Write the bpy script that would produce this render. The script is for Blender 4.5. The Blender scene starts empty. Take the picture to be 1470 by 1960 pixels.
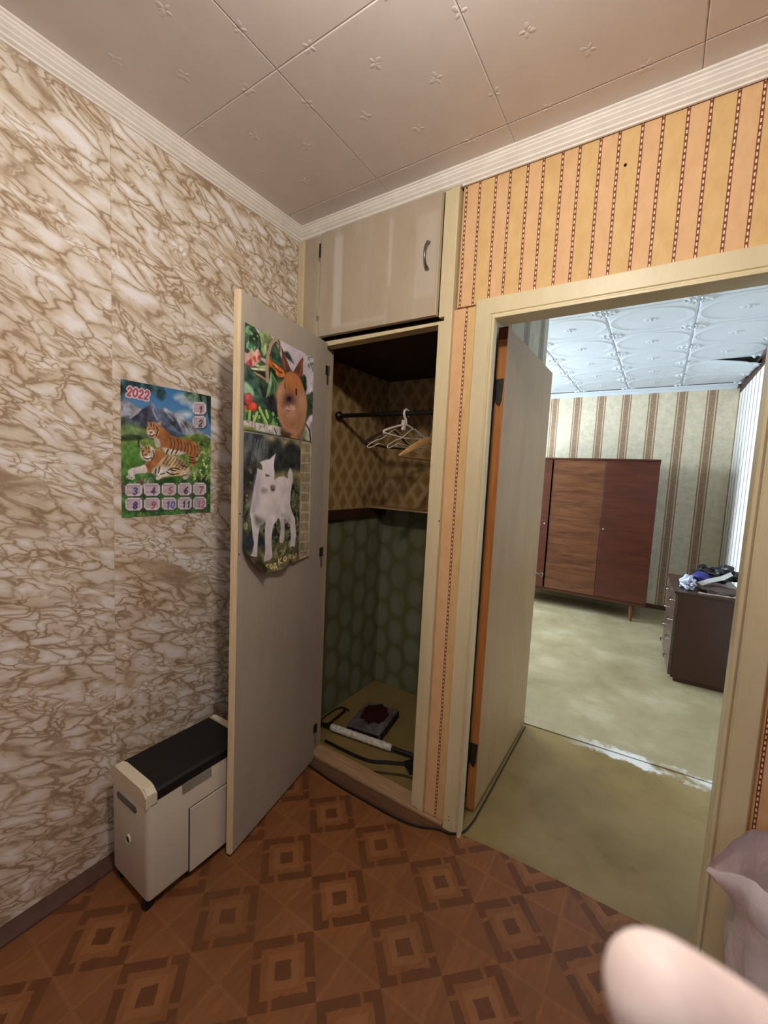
import bpy, bmesh, math, random
import numpy as np
from mathutils import Vector, Matrix, noise as mnoise

# ------------------------------------------------------------------ camera, light, exposure
SC = bpy.context.scene
COL = SC.collection
F_PX, CX, CY = 799.37, 735.0, 980.0
EYE = 1.415
YAW, PITCH, ROLL = math.radians(-33.146), math.radians(-5.175), math.radians(-2.731)

def cam_rot():
    fwd = np.array([math.sin(YAW)*math.cos(PITCH), math.cos(YAW)*math.cos(PITCH), math.sin(PITCH)])
    r = np.cross(fwd, [0, 0, 1]); r /= np.linalg.norm(r)
    d = np.cross(fwd, r)
    r2 = r*math.cos(ROLL) + d*math.sin(ROLL)
    d2 = -r*math.sin(ROLL) + d*math.cos(ROLL)
    return np.stack([r2, d2, fwd], 1)
RC = cam_rot()
cam = bpy.data.cameras.new('camera')
camo = bpy.data.objects.new('camera', cam); COL.objects.link(camo)
M = Matrix.Identity(4)
for i in range(3):
    M[i][0] = RC[i, 0]; M[i][1] = -RC[i, 1]; M[i][2] = -RC[i, 2]
M[2][3] = EYE
camo.matrix_world = M
cam.sensor_fit = 'VERTICAL'; cam.sensor_height = 36.0
cam.lens = 36.0*F_PX/1960.0
cam.clip_start = 0.005; cam.clip_end = 60
cam.dof.use_dof = True; cam.dof.focus_distance = 2.2
cam.dof.aperture_fstop = cam.lens/1.8
SC.camera = camo

def srgb(r, g, b):
    o = []
    for c in (r, g, b):
        c /= 255.0
        o.append(c/12.92 if c <= 0.04045 else ((c+0.055)/1.055)**2.4)
    return tuple(o)

world = bpy.data.worlds.new('world'); SC.world = world; world.use_nodes = True
bg = world.node_tree.nodes['Background']
bg.inputs[0].default_value = (0.62, 0.78, 1.0, 1); bg.inputs[1].default_value = 1.2

def light(name, kind, loc, power, color, **kw):
    l = bpy.data.lights.new(name, kind); l.energy = power; l.color = color
    for k, v in kw.items(): setattr(l, k, v)
    o = bpy.data.objects.new(name, l); COL.objects.link(o); o.location = loc
    return o
# the ceiling lamp of the small room (just above the top of the picture)
light('ceiling_lamp_light', 'POINT', (-0.27, 0.40, 2.38), 35, (1.0, 0.925, 0.85), shadow_soft_size=0.045)
# daylight through the window of the further room (left wall, out of the picture)
dl = light('window_daylight', 'AREA', (-2.66, 4.15, 1.55), 215, (0.76, 0.89, 1.0), shape='RECTANGLE', size=1.7, size_y=1.45)
dl.rotation_euler = (0, math.radians(-90), 0)
# weak fill light added behind the photographer, no source seen there
d2 = light('rear_fill_light', 'AREA', (0.45, -1.62, 1.5), 2.0, (0.86, 0.9, 1.0), shape='RECTANGLE', size=1.1, size_y=1.2)
d2.rotation_euler = (math.radians(90), 0, 0)

SC.view_settings.view_transform = 'Standard'
SC.view_settings.look = 'None'
SC.view_settings.gamma = 1.0
SC.view_settings.use_curve_mapping = False
SC.view_settings.exposure = 0.0

# ------------------------------------------------------------------ node helpers
class NT:
    def __init__(self, name, rough=0.6, spec=0.4):
        self.m = bpy.data.materials.new(name); self.m.use_nodes = True
        self.t = self.m.node_tree; self.n = self.t.nodes; self.l = self.t.links
        self.b = self.n['Principled BSDF']
        self.b.inputs['Roughness'].default_value = rough
        self.b.inputs['Specular IOR Level'].default_value = spec
        self._co = None
    def put(self, sock, v):
        if v is None: return
        if isinstance(v, bpy.types.NodeSocket): self.l.new(v, sock)
        else:
            try: n = len(sock.default_value)
            except TypeError: n = 0
            if n == 4 and len(v) == 3: v = tuple(v) + (1,)
            sock.default_value = v
    def co(self):
        if self._co is None: self._co = self.n.new('ShaderNodeTexCoord').outputs['Object']
        return self._co
    def math(self, op, a, b=None, c=None):
        n = self.n.new('ShaderNodeMath'); n.operation = op
        for i, v in enumerate((a, b, c)):
            if v is not None: self.put(n.inputs[i], v)
        return n.outputs[0]
    def add(s, a, b): return s.math('ADD', a, b)
    def sub(s, a, b): return s.math('SUBTRACT', a, b)
    def mul(s, a, b): return s.math('MULTIPLY', a, b)
    def lt(s, a, b): return s.math('LESS_THAN', a, b)
    def gt(s, a, b): return s.math('GREATER_THAN', a, b)
    def mod(s, a, b): return s.math('FLOORED_MODULO', a, b)
    def abs(s, a): return s.math('ABSOLUTE', a)
    def xyz(self, v=None):
        n = self.n.new('ShaderNodeSeparateXYZ'); self.put(n.inputs[0], v or self.co()); return n.outputs
    def comb(self, x, y, z):
        n = self.n.new('ShaderNodeCombineXYZ')
        for i, v in enumerate((x, y, z)): self.put(n.inputs[i], v)
        return n.outputs[0]
    def vmul(self, v, s):
        n = self.n.new('ShaderNodeVectorMath'); n.operation = 'MULTIPLY'; self.put(n.inputs[0], v); self.put(n.inputs[1], s); return n.outputs[0]
    def vadd(self, v, s):
        n = self.n.new('ShaderNodeVectorMath'); n.operation = 'ADD'; self.put(n.inputs[0], v); self.put(n.inputs[1], s); return n.outputs[0]
    def noise(self, v=None, scale=5, detail=3, rough=.5, dist=0, col=False):
        n = self.n.new('ShaderNodeTexNoise'); self.put(n.inputs['Vector'], v or self.co())
        n.inputs['Scale'].default_value = scale; n.inputs['Detail'].default_value = detail
        n.inputs['Roughness'].default_value = rough; n.inputs['Distortion'].default_value = dist
        return n.outputs[1 if col else 0]
    def voro(self, v=None, scale=5, feature='F1', out=0, rnd=1.0):
        n = self.n.new('ShaderNodeTexVoronoi'); n.feature = feature; self.put(n.inputs['Vector'], v or self.co())
        n.inputs['Scale'].default_value = scale; n.inputs['Randomness'].default_value = rnd
        return n.outputs[out]
    def ramp(self, f, stops):
        n = self.n.new('ShaderNodeValToRGB'); self.put(n.inputs[0], f); e = n.color_ramp.elements
        while len(e) < len(stops): e.new(0.5)
        for el, (p, c) in zip(e, stops):
            el.position = p
            if isinstance(c, (int, float)): c = (c, c, c)
            el.color = tuple(c) + (1,)
        return n.outputs[0]
    def step(self, f, a, b):
        n = self.n.new('ShaderNodeMapRange'); n.interpolation_type = 'SMOOTHSTEP'
        self.put(n.inputs[0], f); n.inputs[1].default_value = a; n.inputs[2].default_value = b
        return n.outputs[0]
    def mix(self, f, a, b, blend='MIX'):
        n = self.n.new('ShaderNodeMix'); n.data_type = 'RGBA'; n.blend_type = blend
        self.put(n.inputs[0], f); self.put(n.inputs[6], a); self.put(n.inputs[7], b)
        return n.outputs[2]
    def color(self, c): self.put(self.b.inputs['Base Color'], c); return self
    def bump(self, h, strength=.3, dist=.01):
        n = self.n.new('ShaderNodeBump'); n.inputs['Strength'].default_value = strength
        n.inputs['Distance'].default_value = dist; self.put(n.inputs['Height'], h)
        self.put(self.b.inputs['Normal'], n.outputs[0]); return self
    def rough(self, v): self.put(self.b.inputs['Roughness'], v); return self

MATS = {}
def plain(name, rgb, rough=.55, spec=.35, var=.10, scale=14, bump=0, metal=0, stretch=(1, 1, 1)):
    if name in MATS: return MATS[name]
    t = NT(name, rough, spec)
    c = srgb(*rgb)
    v = t.vmul(t.co(), stretch)
    nz = t.noise(v, scale, 4, .6)
    lo = tuple(max(0, x*(1-var)) for x in c); hi = tuple(min(1, x*(1+var)) for x in c)
    t.color(t.ramp(nz, [(.3, lo), (.7, hi)]))
    if bump: t.bump(nz, bump, .004)
    t.b.inputs['Metallic'].default_value = metal
    MATS[name] = t.m
    return t.m

# ------------------------------------------------------------------ mesh helpers
def box(bm, a, b, bev=0, seg=2):
    x0, y0, z0 = a; x1, y1, z1 = b
    r = bmesh.ops.create_cube(bm, size=1.0)
    vs = r['verts']
    for v in vs:
        v.co = Vector(((x0+x1)/2 + v.co.x*(x1-x0), (y0+y1)/2 + v.co.y*(y1-y0), (z0+z1)/2 + v.co.z*(z1-z0)))
    if bev:
        es = list({e for v in vs for e in v.link_edges})
        bmesh.ops.bevel(bm, geom=es, offset=bev, segments=seg, affect='EDGES', profile=.5)
    return vs

def BX(*boxes, bev=0, seg=2):
    bm = bmesh.new()
    for a, b in boxes: box(bm, a, b, bev, seg)
    return bm

def loft(bm, rings, closed=True, cap=True):
    rv = [[bm.verts.new(p) for p in r] for r in rings]
    n = len(rv[0])
    for a, b in zip(rv[:-1], rv[1:]):
        for i in range(n if closed else n-1):
            j = (i+1) % n
            bm.faces.new((a[i], a[j], b[j], b[i]))
    if cap and closed:
        bm.faces.new(rv[0][::-1]); bm.faces.new(rv[-1])
    return rv

def frames(pts):
    pts = [Vector(p) for p in pts]; n = len(pts); ts = []
    for i in range(n):
        t = pts[min(i+1, n-1)] - pts[max(i-1, 0)]
        ts.append(t.normalized() if t.length > 1e-9 else Vector((0, 0, 1)))
    u = ts[0].orthogonal().normalized(); us = []
    for t in ts:
        u = (u - t*u.dot(t)); u = u.normalized() if u.length > 1e-6 else t.orthogonal().normalized()
        us.append(u)
    return pts, ts, us

def tube(bm, pts, r, seg=8, cap=True, flat=1.0):
    pts, ts, us = frames(pts); rings = []
    for i, (p, t, u) in enumerate(zip(pts, ts, us)):
        v = t.cross(u); rr = r[i] if isinstance(r, (list, tuple)) else r
        rings.append([p + u*(rr*math.cos(2*math.pi*k/seg)) + v*(rr*flat*math.sin(2*math.pi*k/seg)) for k in range(seg)])
    loft(bm, rings, True, cap)

def smooth_path(pts, n=8, closed=False):
    P = [Vector(p) for p in pts]; out = []
    m = len(P)
    for i in range(m if closed else m-1):
        if closed: p0, p1, p2, p3 = P[(i-1) % m], P[i], P[(i+1) % m], P[(i+2) % m]
        else: p0, p1, p2, p3 = P[max(i-1, 0)], P[i], P[i+1], P[min(i+2, m-1)]
        for k in range(n):
            t = k/n
            out.append(.5*((2*p1) + (p2-p0)*t + (2*p0-5*p1+4*p2-p3)*t*t + (3*p1-p0-3*p2+p3)*t**3))
    if not closed: out.append(P[-1])
    return out

def prism(bm, poly, fn0, fn1):
    """poly: 2D points; fn0/fn1 map a 2D point to the two end positions"""
    loft(bm, [[fn0(p) for p in poly], [fn1(p) for p in poly]])

def lathe(bm, prof, c, axis='z', seg=16):
    rings = []
    for r, h in prof:
        ring = []
        for k in range(seg):
            a = 2*math.pi*k/seg; x, y = r*math.cos(a), r*math.sin(a)
            ring.append({'z': (c[0]+x, c[1]+y, c[2]+h), 'x': (c[0]+h, c[1]+x, c[2]+y), 'y': (c[0]+x, c[1]+h, c[2]+y)}[axis])
        rings.append(ring)
    loft(bm, rings)

def tag(o, label=None, cat=None, group=None, kind=None):
    for k, v in (('label', label), ('category', cat), ('group', group), ('kind', kind)):
        if v: o[k] = v
    return o

def link(name, me, mats, parent=None, smooth=False):
    if not isinstance(mats, (list, tuple)): mats = [mats]
    for m in mats: me.materials.append(m)
    o = bpy.data.objects.new(name, me); COL.objects.link(o)
    if parent is not None: attach(o, parent)
    if smooth:
        me.polygons.foreach_set('use_smooth', [True]*len(me.polygons))
        me.set_sharp_from_angle(angle=math.radians(smooth if smooth is not True else 40))
    return o

def attach(o, parent):
    o.parent = parent
    o.matrix_parent_inverse = WM[parent.name].inverted() if parent.name in WM else Matrix.Identity(4)

WM = {}
def obj(name, bm, mats, parent=None, smooth=False):
    bmesh.ops.recalc_face_normals(bm, faces=bm.faces)
    me = bpy.data.meshes.new(name); bm.to_mesh(me); bm.free()
    return link(name, me, mats, parent, smooth)

def thing(name, label, cat, loc=(0, 0, 0), rotz=0, group=None, kind=None):
    """an Empty at the base of a thing; its parts are modelled in world coordinates"""
    o = bpy.data.objects.new(name, None); COL.objects.link(o)
    o.empty_display_size = .1
    o.location = loc; o.rotation_euler = (0, 0, rotz)
    WM[o.name] = Matrix.Translation(loc) @ Matrix.Rotation(rotz, 4, 'Z')
    return tag(o, label, cat, group, kind)

def local_thing(name, label, cat, mat4, group=None):
    """an Empty whose parts are modelled in its own local coordinates"""
    o = bpy.data.objects.new(name, None); COL.objects.link(o)
    o.empty_display_size = .1
    o.matrix_world = mat4
    return tag(o, label, cat, group)

def copy_tree(src, mat4, label):
    c = src.copy(); COL.objects.link(c); c.matrix_world = mat4; c['label'] = label
    for ch in list(src.children):
        k = ch.copy(); COL.objects.link(k); k.parent = c; k.matrix_parent_inverse = ch.matrix_parent_inverse.copy()
    return c

# ------------------------------------------------------------------ main dimensions (metres)
XL = -1.515      # left wall
YF = 1.500       # wall with the closet and the doorway
ZC = 2.534       # ceiling
XR, YB = 1.35, -1.70
CL_B = 2.31      # back of the closet
FAR_Y, FAR_XR, FAR_XL = 5.76, 0.62, -2.60
PASS_X, PASS_Y = -0.590, 2.48    # side of the closet block towards the doorway

# ------------------------------------------------------------------ surface materials
def mat_marble():
    t = NT('marble_print_wallpaper', .62, .25)
    x, y, z = t.xyz()
    W = .53
    strip = t.math('FLOOR', t.math('DIVIDE', t.sub(y, .668), W))
    yl = t.sub(y, t.mul(strip, W)); zl = t.add(z, t.mul(strip, .37))
    a = math.radians(-21)
    p = t.add(t.mul(yl, math.cos(a)), t.mul(zl, math.sin(a)))
    q = t.add(t.mul(yl, -math.sin(a)), t.mul(zl, math.cos(a)))
    # the lean of the pattern wanders a little
    lean = t.mul(t.sub(t.noise(t.comb(p, q, 3.0), 1.9, 1), .5), .5)
    q = t.add(q, t.mul(t.math('SINE', t.mul(p, 6.0)), t.mul(lean, .12)))
    v = t.comb(t.mul(p, 1.0), t.mul(q, 2.3), 0.0)
    w1 = t.noise(v, 4.0, 2, .5, col=True); w2 = t.noise(v, 17, 2, .5, col=True)
    v2 = t.vadd(v, t.vmul(t.vadd(w1, (-.5, -.5, -.5)), (.24, .24, 0)))
    v2 = t.vadd(v2, t.vmul(t.vadd(w2, (-.5, -.5, -.5)), (.075, .075, 0)))
    eA = t.voro(v2, 7.6, 'DISTANCE_TO_EDGE')
    eB = t.voro(t.vadd(v2, (3.3, 1.7, 0)), 13.5, 'DISTANCE_TO_EDGE')
    eC = t.voro(t.vadd(v2, (7.3, 4.7, 0)), 24, 'DISTANCE_TO_EDGE')
    m1 = t.step(t.noise(v, 3.4, 2, .5), .40, .52)
    m2 = t.step(t.noise(t.vadd(v, (5, 1, 0)), 4.6, 2, .5), .56, .66)
    e = t.mix(m2, t.mix(m1, eA, t.math('MINIMUM', eB, t.mul(eA, 1.3))), eC)
    veil = t.noise(v, 7.5, 3, .55); haze = t.noise(t.vadd(v, (2, 6, 0)), 6.0, 4, .65)
    blot = t.noise(t.vadd(v, (9, 3, 0)), 2.2, 2, .5)
    dA = e
    tone = t.add(t.add(e, .085), t.mul(t.sub(haze, .5), .40))
    col = t.ramp(tone, [(.0, srgb(180, 158, 130)), (.09, srgb(202, 185, 160)), (.18, srgb(218, 207, 190)), (.30, srgb(230, 224, 216)), (.46, srgb(238, 236, 234))])
    line = t.mul(t.step(e, .075, .0), t.step(veil, .26, .58))
    col = t.mix(t.mul(line, .75), col, srgb(142, 116, 88))
    line2 = t.mul(t.step(eB, .055, .0), t.step(t.noise(t.vadd(v, (1, 9, 0)), 5, 2), .50, .64))
    col = t.mix(t.mul(line2, .55), col, srgb(156, 130, 102))
    glow = t.mul(t.step(e, .14, .30), t.step(veil, .60, .44))
    col = t.mix(t.mul(glow, .75), col, srgb(242, 240, 240))
    col = t.mix(t.mul(t.step(blot, .50, .68), .35), col, t.mix(1.0, col, srgb(220, 196, 162), 'MULTIPLY'))
    seam = t.lt(t.abs(t.sub(t.mod(t.sub(y, .668), W), .0007)), .0007)
    col = t.mix(t.mul(seam, .35), col, srgb(170, 150, 120))
    t.color(col)
    t.bump(t.add(t.mul(dA, .6), t.mul(veil, .3)), .10, .004)
    return t.m

def mat_chain(name, x0, period=.110, gap=.051, dash=.0165):
    """orange wallpaper with thin chain stripes"""
    t = NT(name, .6, .2)
    x, y, z = t.xyz()
    wob = t.mul(t.sub(t.noise(t.comb(0, 0, z), 3, 2), .5), .004)
    u = t.mod(t.sub(t.add(x, wob), x0 - .01), period)
    uA = t.abs(t.sub(u, .01)); uB = t.abs(t.sub(u, .01 + gap))
    dch = t.math('MINIMUM', uA, uB)
    inside = t.mul(t.gt(u, .01), t.lt(u, .01 + gap))
    nz = t.noise(t.vmul(t.co(), (30, 30, 14)), 1, 4, .6)
    pink = t.ramp(nz, [(.3, srgb(214, 172, 126)), (.7, srgb(226, 186, 140))])
    yel = t.ramp(nz, [(.3, srgb(210, 172, 116)), (.7, srgb(222, 188, 132))])
    base = t.mix(inside, yel, pink)
    stain = t.step(t.noise(t.vmul(t.co(), (3, 3, 4)), 1, 3, .6), .5, .8)
    base = t.mix(t.mul(stain, .35), base, srgb(198, 158, 100))
    band = t.lt(dch, .0044)
    dz = t.mod(z, dash)
    dashm = t.mul(t.lt(dch, .0019), t.lt(dz, dash*.55))
    red = t.ramp(nz, [(.3, srgb(108, 50, 36)), (.7, srgb(140, 74, 52))])
    c = t.mix(band, base, red)
    c = t.mix(t.mul(band, t.mul(t.gt(dz, dash*.55), t.lt(dch, .0025))), c, srgb(120, 78, 44))
    c = t.mix(dashm, c, srgb(240, 214, 190))
    t.color(c); t.bump(t.noise(t.vmul(t.co(), (1, 1, .6)), 9, 3), .12, .004)
    return t.m

def mat_lino():
    t = NT('parquet_print_linoleum', .42, .35)
    x, y, z = t.xyz()
    s = t.math('DIVIDE', t.add(x, .768), .25); r = t.math('DIVIDE', t.sub(y, 1.017), .25)
    u = t.add(s, r); v = t.sub(r, s)
    cu = t.math('FLOOR', t.add(u, .5)); cv = t.math('FLOOR', t.add(v, .5))
    p = t.sub(u, cu); q = t.sub(v, cv)
    nz = t.noise(t.co(), 30, 3, .6)
    wob = t.mul(t.sub(nz, .5), .085)
    p = t.add(p, wob); q = t.sub(q, wob)
    isA = t.lt(t.mod(t.add(cu, cv), 2.0), .5)
    ap, aq = t.abs(p), t.abs(q)
    cen = t.lt(t.math('MAXIMUM', ap, aq), .13)
    def bar(main, other, sgn_main, sgn_other):
        m_ = t.mul(main, sgn_main); o_ = t.mul(other, sgn_other)
        th = t.gt(m_, t.add(.345, t.mul(t.gt(o_, .36), -.12)))
        return t.mul(th, t.mul(t.gt(o_, -.16), 1.0))
    b1 = bar(q, p, 1.0, -1.0)     # side towards the back, from the -x corner
    b2 = bar(p, q, 1.0, 1.0)
    b3 = bar(q, p, -1.0, 1.0)
    b4 = bar(p, q, -1.0, -1.0)
    bars = t.math('MAXIMUM', t.math('MAXIMUM', b1, b2), t.math('MAXIMUM', b3, b4))
    dark = t.mul(isA, t.math('MAXIMUM', cen, bars))
    ring = t.mul(isA, t.mul(t.lt(t.math('MAXIMUM', ap, aq), .25), t.gt(t.math('MAXIMUM', ap, aq), .13)))
    tri = t.mul(t.sub(1.0, isA), t.gt(ap, aq))
    diag = t.mul(t.sub(1.0, isA), t.lt(t.abs(t.sub(ap, aq)), .035))
    grain = t.noise(t.vmul(t.co(), (60, 12, 1)), 1, 4, .6)
    base = t.ramp(grain, [(.25, srgb(120, 75, 43)), (.75, srgb(138, 90, 53))])
    c = t.mix(t.mul(ring, .40), base, srgb(150, 104, 66))
    c = t.mix(t.mul(tri, .28), c, srgb(104, 64, 42))
    c = t.mix(t.mul(diag, .22), c, srgb(154, 110, 72))
    c = t.mix(t.mul(dark, t.add(.42, t.mul(t.noise(t.co(), 14, 3), .45))), c, srgb(78, 42, 24))
    blot = t.noise(t.co(), 2.2, 3, .6)
    c = t.mix(t.mul(t.step(blot, .42, .75), .45), c, srgb(98, 66, 36))
    t.color(c); t.rough(t.ramp(t.noise(t.co(), 8, 3), [(.3, .40), (.7, .6)]))
    t.bump(t.noise(t.co(), 7, 3), .10, .01)
    return t.m

def mat_paintfloor(name, c1, c2, c3, c4):
    t = NT(name, .38, .45)
    x, y, z = t.xyz()
    n1 = t.noise(t.co(), 2.4, 5, .6); n2 = t.noise(t.co(), 9, 4, .65)
    c = t.ramp(n1, [(.3, srgb(*c1)), (.55, srgb(*c2)), (.75, srgb(*c3))])
    c = t.mix(t.mul(t.step(n2, .55, .75), .35), c, srgb(*c4))
    spots = t.step(t.voro(t.vadd(t.co(), (.3, .2, 0)), 5.5), .055, .02)
    c = t.mix(t.mul(t.mul(spots, t.gt(t.noise(t.co(), 6, 2), .52)), .7), c, srgb(84, 74, 48))
    # chipped whitish paint along the joint between the two floors
    line = t.add(2.475, t.mul(x, .07))
    dl_ = t.abs(t.sub(t.sub(y, line), t.mul(t.step(x, -.3, .5), -.03)))
    chip = t.step(t.add(dl_, t.mul(t.sub(t.noise(t.co(), 11, 5, .75), .5), .20)), .060, .030)
    chip = t.mul(t.mul(chip, t.step(t.noise(t.vadd(t.co(), (4, 1, 0)), 4.5, 3, .6), .33, .46)), t.step(x, -.36, .0))
    c = t.mix(t.mul(chip, .9), c, srgb(226, 228, 226))
    t.color(c); t.rough(t.ramp(n2, [(.3, .28), (.7, .5)]))
    t.bump(t.add(n1, t.mul(n2, .25)), .22, .02)
    return t.m

def mat_far_stripe(name, axis, off, period, width, bgc, stc, thin=False, line=None):
    t = NT(name, .6, .25)
    s = t.xyz(); u = t.mod(t.sub(s[axis], off), period)
    nz = t.noise(t.co(), 16, 5, .65); n3 = t.noise(t.co(), 60, 3, .6)
    b = t.ramp(nz, [(.3, tuple(c*.84 for c in srgb(*bgc))), (.55, srgb(*bgc)), (.8, tuple(min(1, c*1.12) for c in srgb(*bgc)))])
    b = t.mix(t.mul(t.step(n3, .58, .66), .30), b, tuple(c*.55 for c in srgb(*bgc)))
    st = t.ramp(n3, [(.35, tuple(c*.82 for c in srgb(*stc))), (.65, tuple(min(1, c*1.18) for c in srgb(*stc)))])
    m = t.lt(u, width)
    c = t.mix(m, b, st)
    if line:
        e = t.math('MINIMUM', t.abs(t.sub(u, width*.18)), t.abs(t.sub(u, width*.82)))
        c = t.mix(t.lt(e, width*.045), c, srgb(*line))
    t.color(c); t.bump(n3, .1, .003)
    return t.m

def mat_closet_upper():
    t = NT('tan_diamond_wallpaper', .7, .15)
    x, y, z = t.xyz()
    h = t.add(x, y)
    a = t.add(t.math('DIVIDE', h, .105), t.math('DIVIDE', z, .155)); b = t.sub(t.math('DIVIDE', h, .105), t.math('DIVIDE', z, .155))
    nz = t.noise(t.co(), 30, 4, .6)
    a = t.add(a, t.mul(t.sub(nz, .5), .25)); b = t.add(b, t.mul(t.sub(nz, .5), .2))
    da = t.abs(t.sub(t.mod(a, 1.0), .5)); db = t.abs(t.sub(t.mod(b, 1.0), .5))
    d = t.math('MAXIMUM', da, db)
    c = t.ramp(d, [(.0, srgb(138, 108, 64)), (.26, srgb(146, 116, 70)), (.38, srgb(172, 144, 98)), (.5, srgb(178, 152, 108))])
    c = t.mix(t.mul(t.step(t.noise(t.co(), 5, 4, .6), .45, .75), .35), c, srgb(150, 122, 84))
    t.color(c); return t.m

def mat_closet_lower():
    t = NT('green_oval_wallpaper', .7, .15)
    x, y, z = t.xyz()
    h = t.add(x, y)
    col_ = t.math('FLOOR', t.math('DIVIDE', h, .125))
    u = t.sub(t.mod(h, .125), .0625)
    zz = t.add(z, t.mul(t.mod(col_, 2.0), .095))
    w = t.sub(t.mod(zz, .19), .095)
    nz = t.sub(t.noise(t.co(), 16, 4, .6), .5)
    e = t.add(t.add(t.math('POWER', t.math('DIVIDE', u, .060), 2.0), t.math('POWER', t.math('DIVIDE', w, .090), 2.0)), t.mul(nz, .7))
    c = t.ramp(e, [(.3, srgb(124, 126, 104)), (.8, srgb(114, 116, 90)), (1.0, srgb(102, 104, 72))])
    c = t.mix(t.mul(t.step(t.noise(t.vmul(t.co(), (6, 6, 2)), 1, 3), .4, .7), .45), c, srgb(96, 96, 60))
    t.color(c); return t.m

def mat_old_paint(name, base, patch, streak=.5, rough=.5, worn=()):
    """brushed old oil paint with lighter worn patches"""
    t = NT(name, rough, .35)
    nz = t.noise(t.vmul(t.co(), (6, 6, 2.2)), 1, 5, .6)
    n2 = t.noise(t.vmul(t.co(), (9, 9, 1.0)), 1, 3, .6)
    B = srgb(*base)
    c = t.ramp(nz, [(.25, tuple(k*.86 for k in B)), (.55, B), (.8, tuple(min(1, k*1.08) for k in B))])
    c = t.mix(t.mul(t.step(n2, .52, .72), streak), c, srgb(*patch))
    for (xa, xb, za, zb, am) in worn:
        x, y, z = t.xyz()
        w = t.mul(t.sub(nz, .5), .02)
        mx = t.mul(t.step(t.add(x, w), xa-.010, xa+.006), t.step(t.add(x, w), xb+.010, xb-.006))
        mz = t.mul(t.step(t.add(z, w), za-.01, za+.01), t.step(t.add(z, w), zb+.01, zb-.01))
        c = t.mix(t.mul(t.mul(mx, mz), am), c, srgb(*patch))
    fine = t.noise(t.vmul(t.co(), (120, 120, 24)), 1, 2)
    t.color(t.mix(.06, c, t.ramp(fine, [(.3, .3), (.7, .9)]), 'SOFT_LIGHT'))
    t.bump(fine, .04, .002)
    return t.m

def mat_wood(name, c1, c2, axis='z', rough=.45, scale=9, spec=.4):
    t = NT(name, rough, spec)
    st = {'x': (1, 12, 12), 'y': (12, 1, 12), 'z': (12, 12, 1)}[axis]
    v = t.vmul(t.co(), st)
    n = t.noise(v, scale/6, 5, .65, .6)
    w = t.noise(t.vmul(v, (3, 3, 3)), scale/3, 3, .6)
    c = t.ramp(n, [(.3, srgb(*c1)), (.7, srgb(*c2))])
    c = t.mix(.25, c, t.ramp(w, [(.35, .25), (.65, .8)]), 'OVERLAY')
    t.color(c); t.bump(w, .08, .002)
    return t.m

M_MARBLE = mat_marble()
M_CHAIN = mat_chain('chain_stripe_wallpaper', -.685)
M_STRIP = mat_chain('chain_stripe_wallpaper_strip', -.803, period=.30, gap=.15)
M_LINO = mat_lino()
M_PFLOOR = mat_paintfloor('olive_painted_floor', (120, 100, 56), (138, 118, 72), (152, 134, 92), (98, 82, 46))
M_FFLOOR = mat_paintfloor('daylit_painted_floor', (140, 128, 96), (160, 148, 116), (182, 172, 144), (122, 110, 78))  # paler copy of the floor paint, window daylight sheen put into the colour
M_FBACK = mat_far_stripe('beige_brown_stripe_wallpaper', 0, -1.262, .2675, .098, (214, 203, 178), (152, 126, 102), line=(206, 188, 160))
M_FRIGHT = mat_far_stripe('white_grey_stripe_wallpaper', 1, 4.50, .18, .042, (232, 230, 226), (156, 150, 148))
M_FSIDE = mat_far_stripe('pale_grey_stripe_wallpaper', 1, 2.02, .285, .10, (196, 194, 176), (138, 130, 116), line=(172, 164, 146))
M_CUP, M_CLOW = mat_closet_upper(), mat_closet_lower()
M_CREAM = mat_old_paint('cream_oil_paint', (214, 200, 160), (226, 214, 184), .35, .42)
M_CASING = mat_old_paint('cream_door_casing_paint', (216, 204, 166), (228, 220, 190), .3, .38)
M_UPDOOR = mat_old_paint('grey_beige_cupboard_paint', (178, 164, 142), (206, 200, 190), .35, .4)
M_UPWORN = mat_old_paint('worn_cupboard_door_paint', (178, 164, 142), (210, 205, 198), .35, .4, ((-1.272, -1.228, 2.055, 2.43, .5), (-.985, -.975, 2.17, 2.43, .4), (-1.272, -1.0, 2.045, 2.06, .3), (-.86, -.775, 2.10, 2.40, .2)))
M_LEAF = mat_old_paint('grey_beige_door_paint', (174, 146, 108), (182, 158, 122), .3, .42)
M_CDOOR = mat_old_paint('warm_grey_closet_door_paint', (170, 162, 148), (178, 170, 158), .25, .45)
M_CEIL = plain('foam_ceiling_tile', (222, 213, 207), .26, .5, .03, 9)
M_FCEIL = plain('white_relief_ceiling_tile', (200, 208, 216), .5, .35, .03, 9)
M_MOLD = plain('white_foam_molding', (236, 230, 220), .5, .3, .06, 20)
M_ORANGE = mat_wood('orange_door_edge_wood', (160, 98, 46), (182, 120, 64))
M_REDWOOD = mat_wood('red_brown_block', (92, 34, 18), (116, 48, 28))
M_EDGE = mat_wood('pale_yellow_edge_wood', (224, 204, 160), (234, 216, 178))
M_SILL = mat_wood('worn_tan_sill', (150, 116, 84), (178, 146, 112), 'x', .5)
M_OLDWOOD = mat_wood('bare_dark_floor_wood', (74, 50, 34), (112, 80, 56), 'x', .6)
M_DARKBROWN = plain('dark_brown_paint', (62, 36, 24), .5, .35, .2)
M_SKIRT = plain('dark_brown_skirting', (84, 58, 46), .5, .35, .2, 20)
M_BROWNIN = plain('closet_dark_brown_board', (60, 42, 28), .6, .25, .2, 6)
M_STEEL = plain('dark_hinge_metal', (58, 52, 48), .45, .5, .2, 40, metal=.6)
M_CHROME = plain('handle_chrome', (170, 165, 165), .22, .5, .05, 40, metal=1.0)
M_BLACK = plain('black_plastic', (20, 20, 20), .45, .4, .15, 40)
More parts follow.
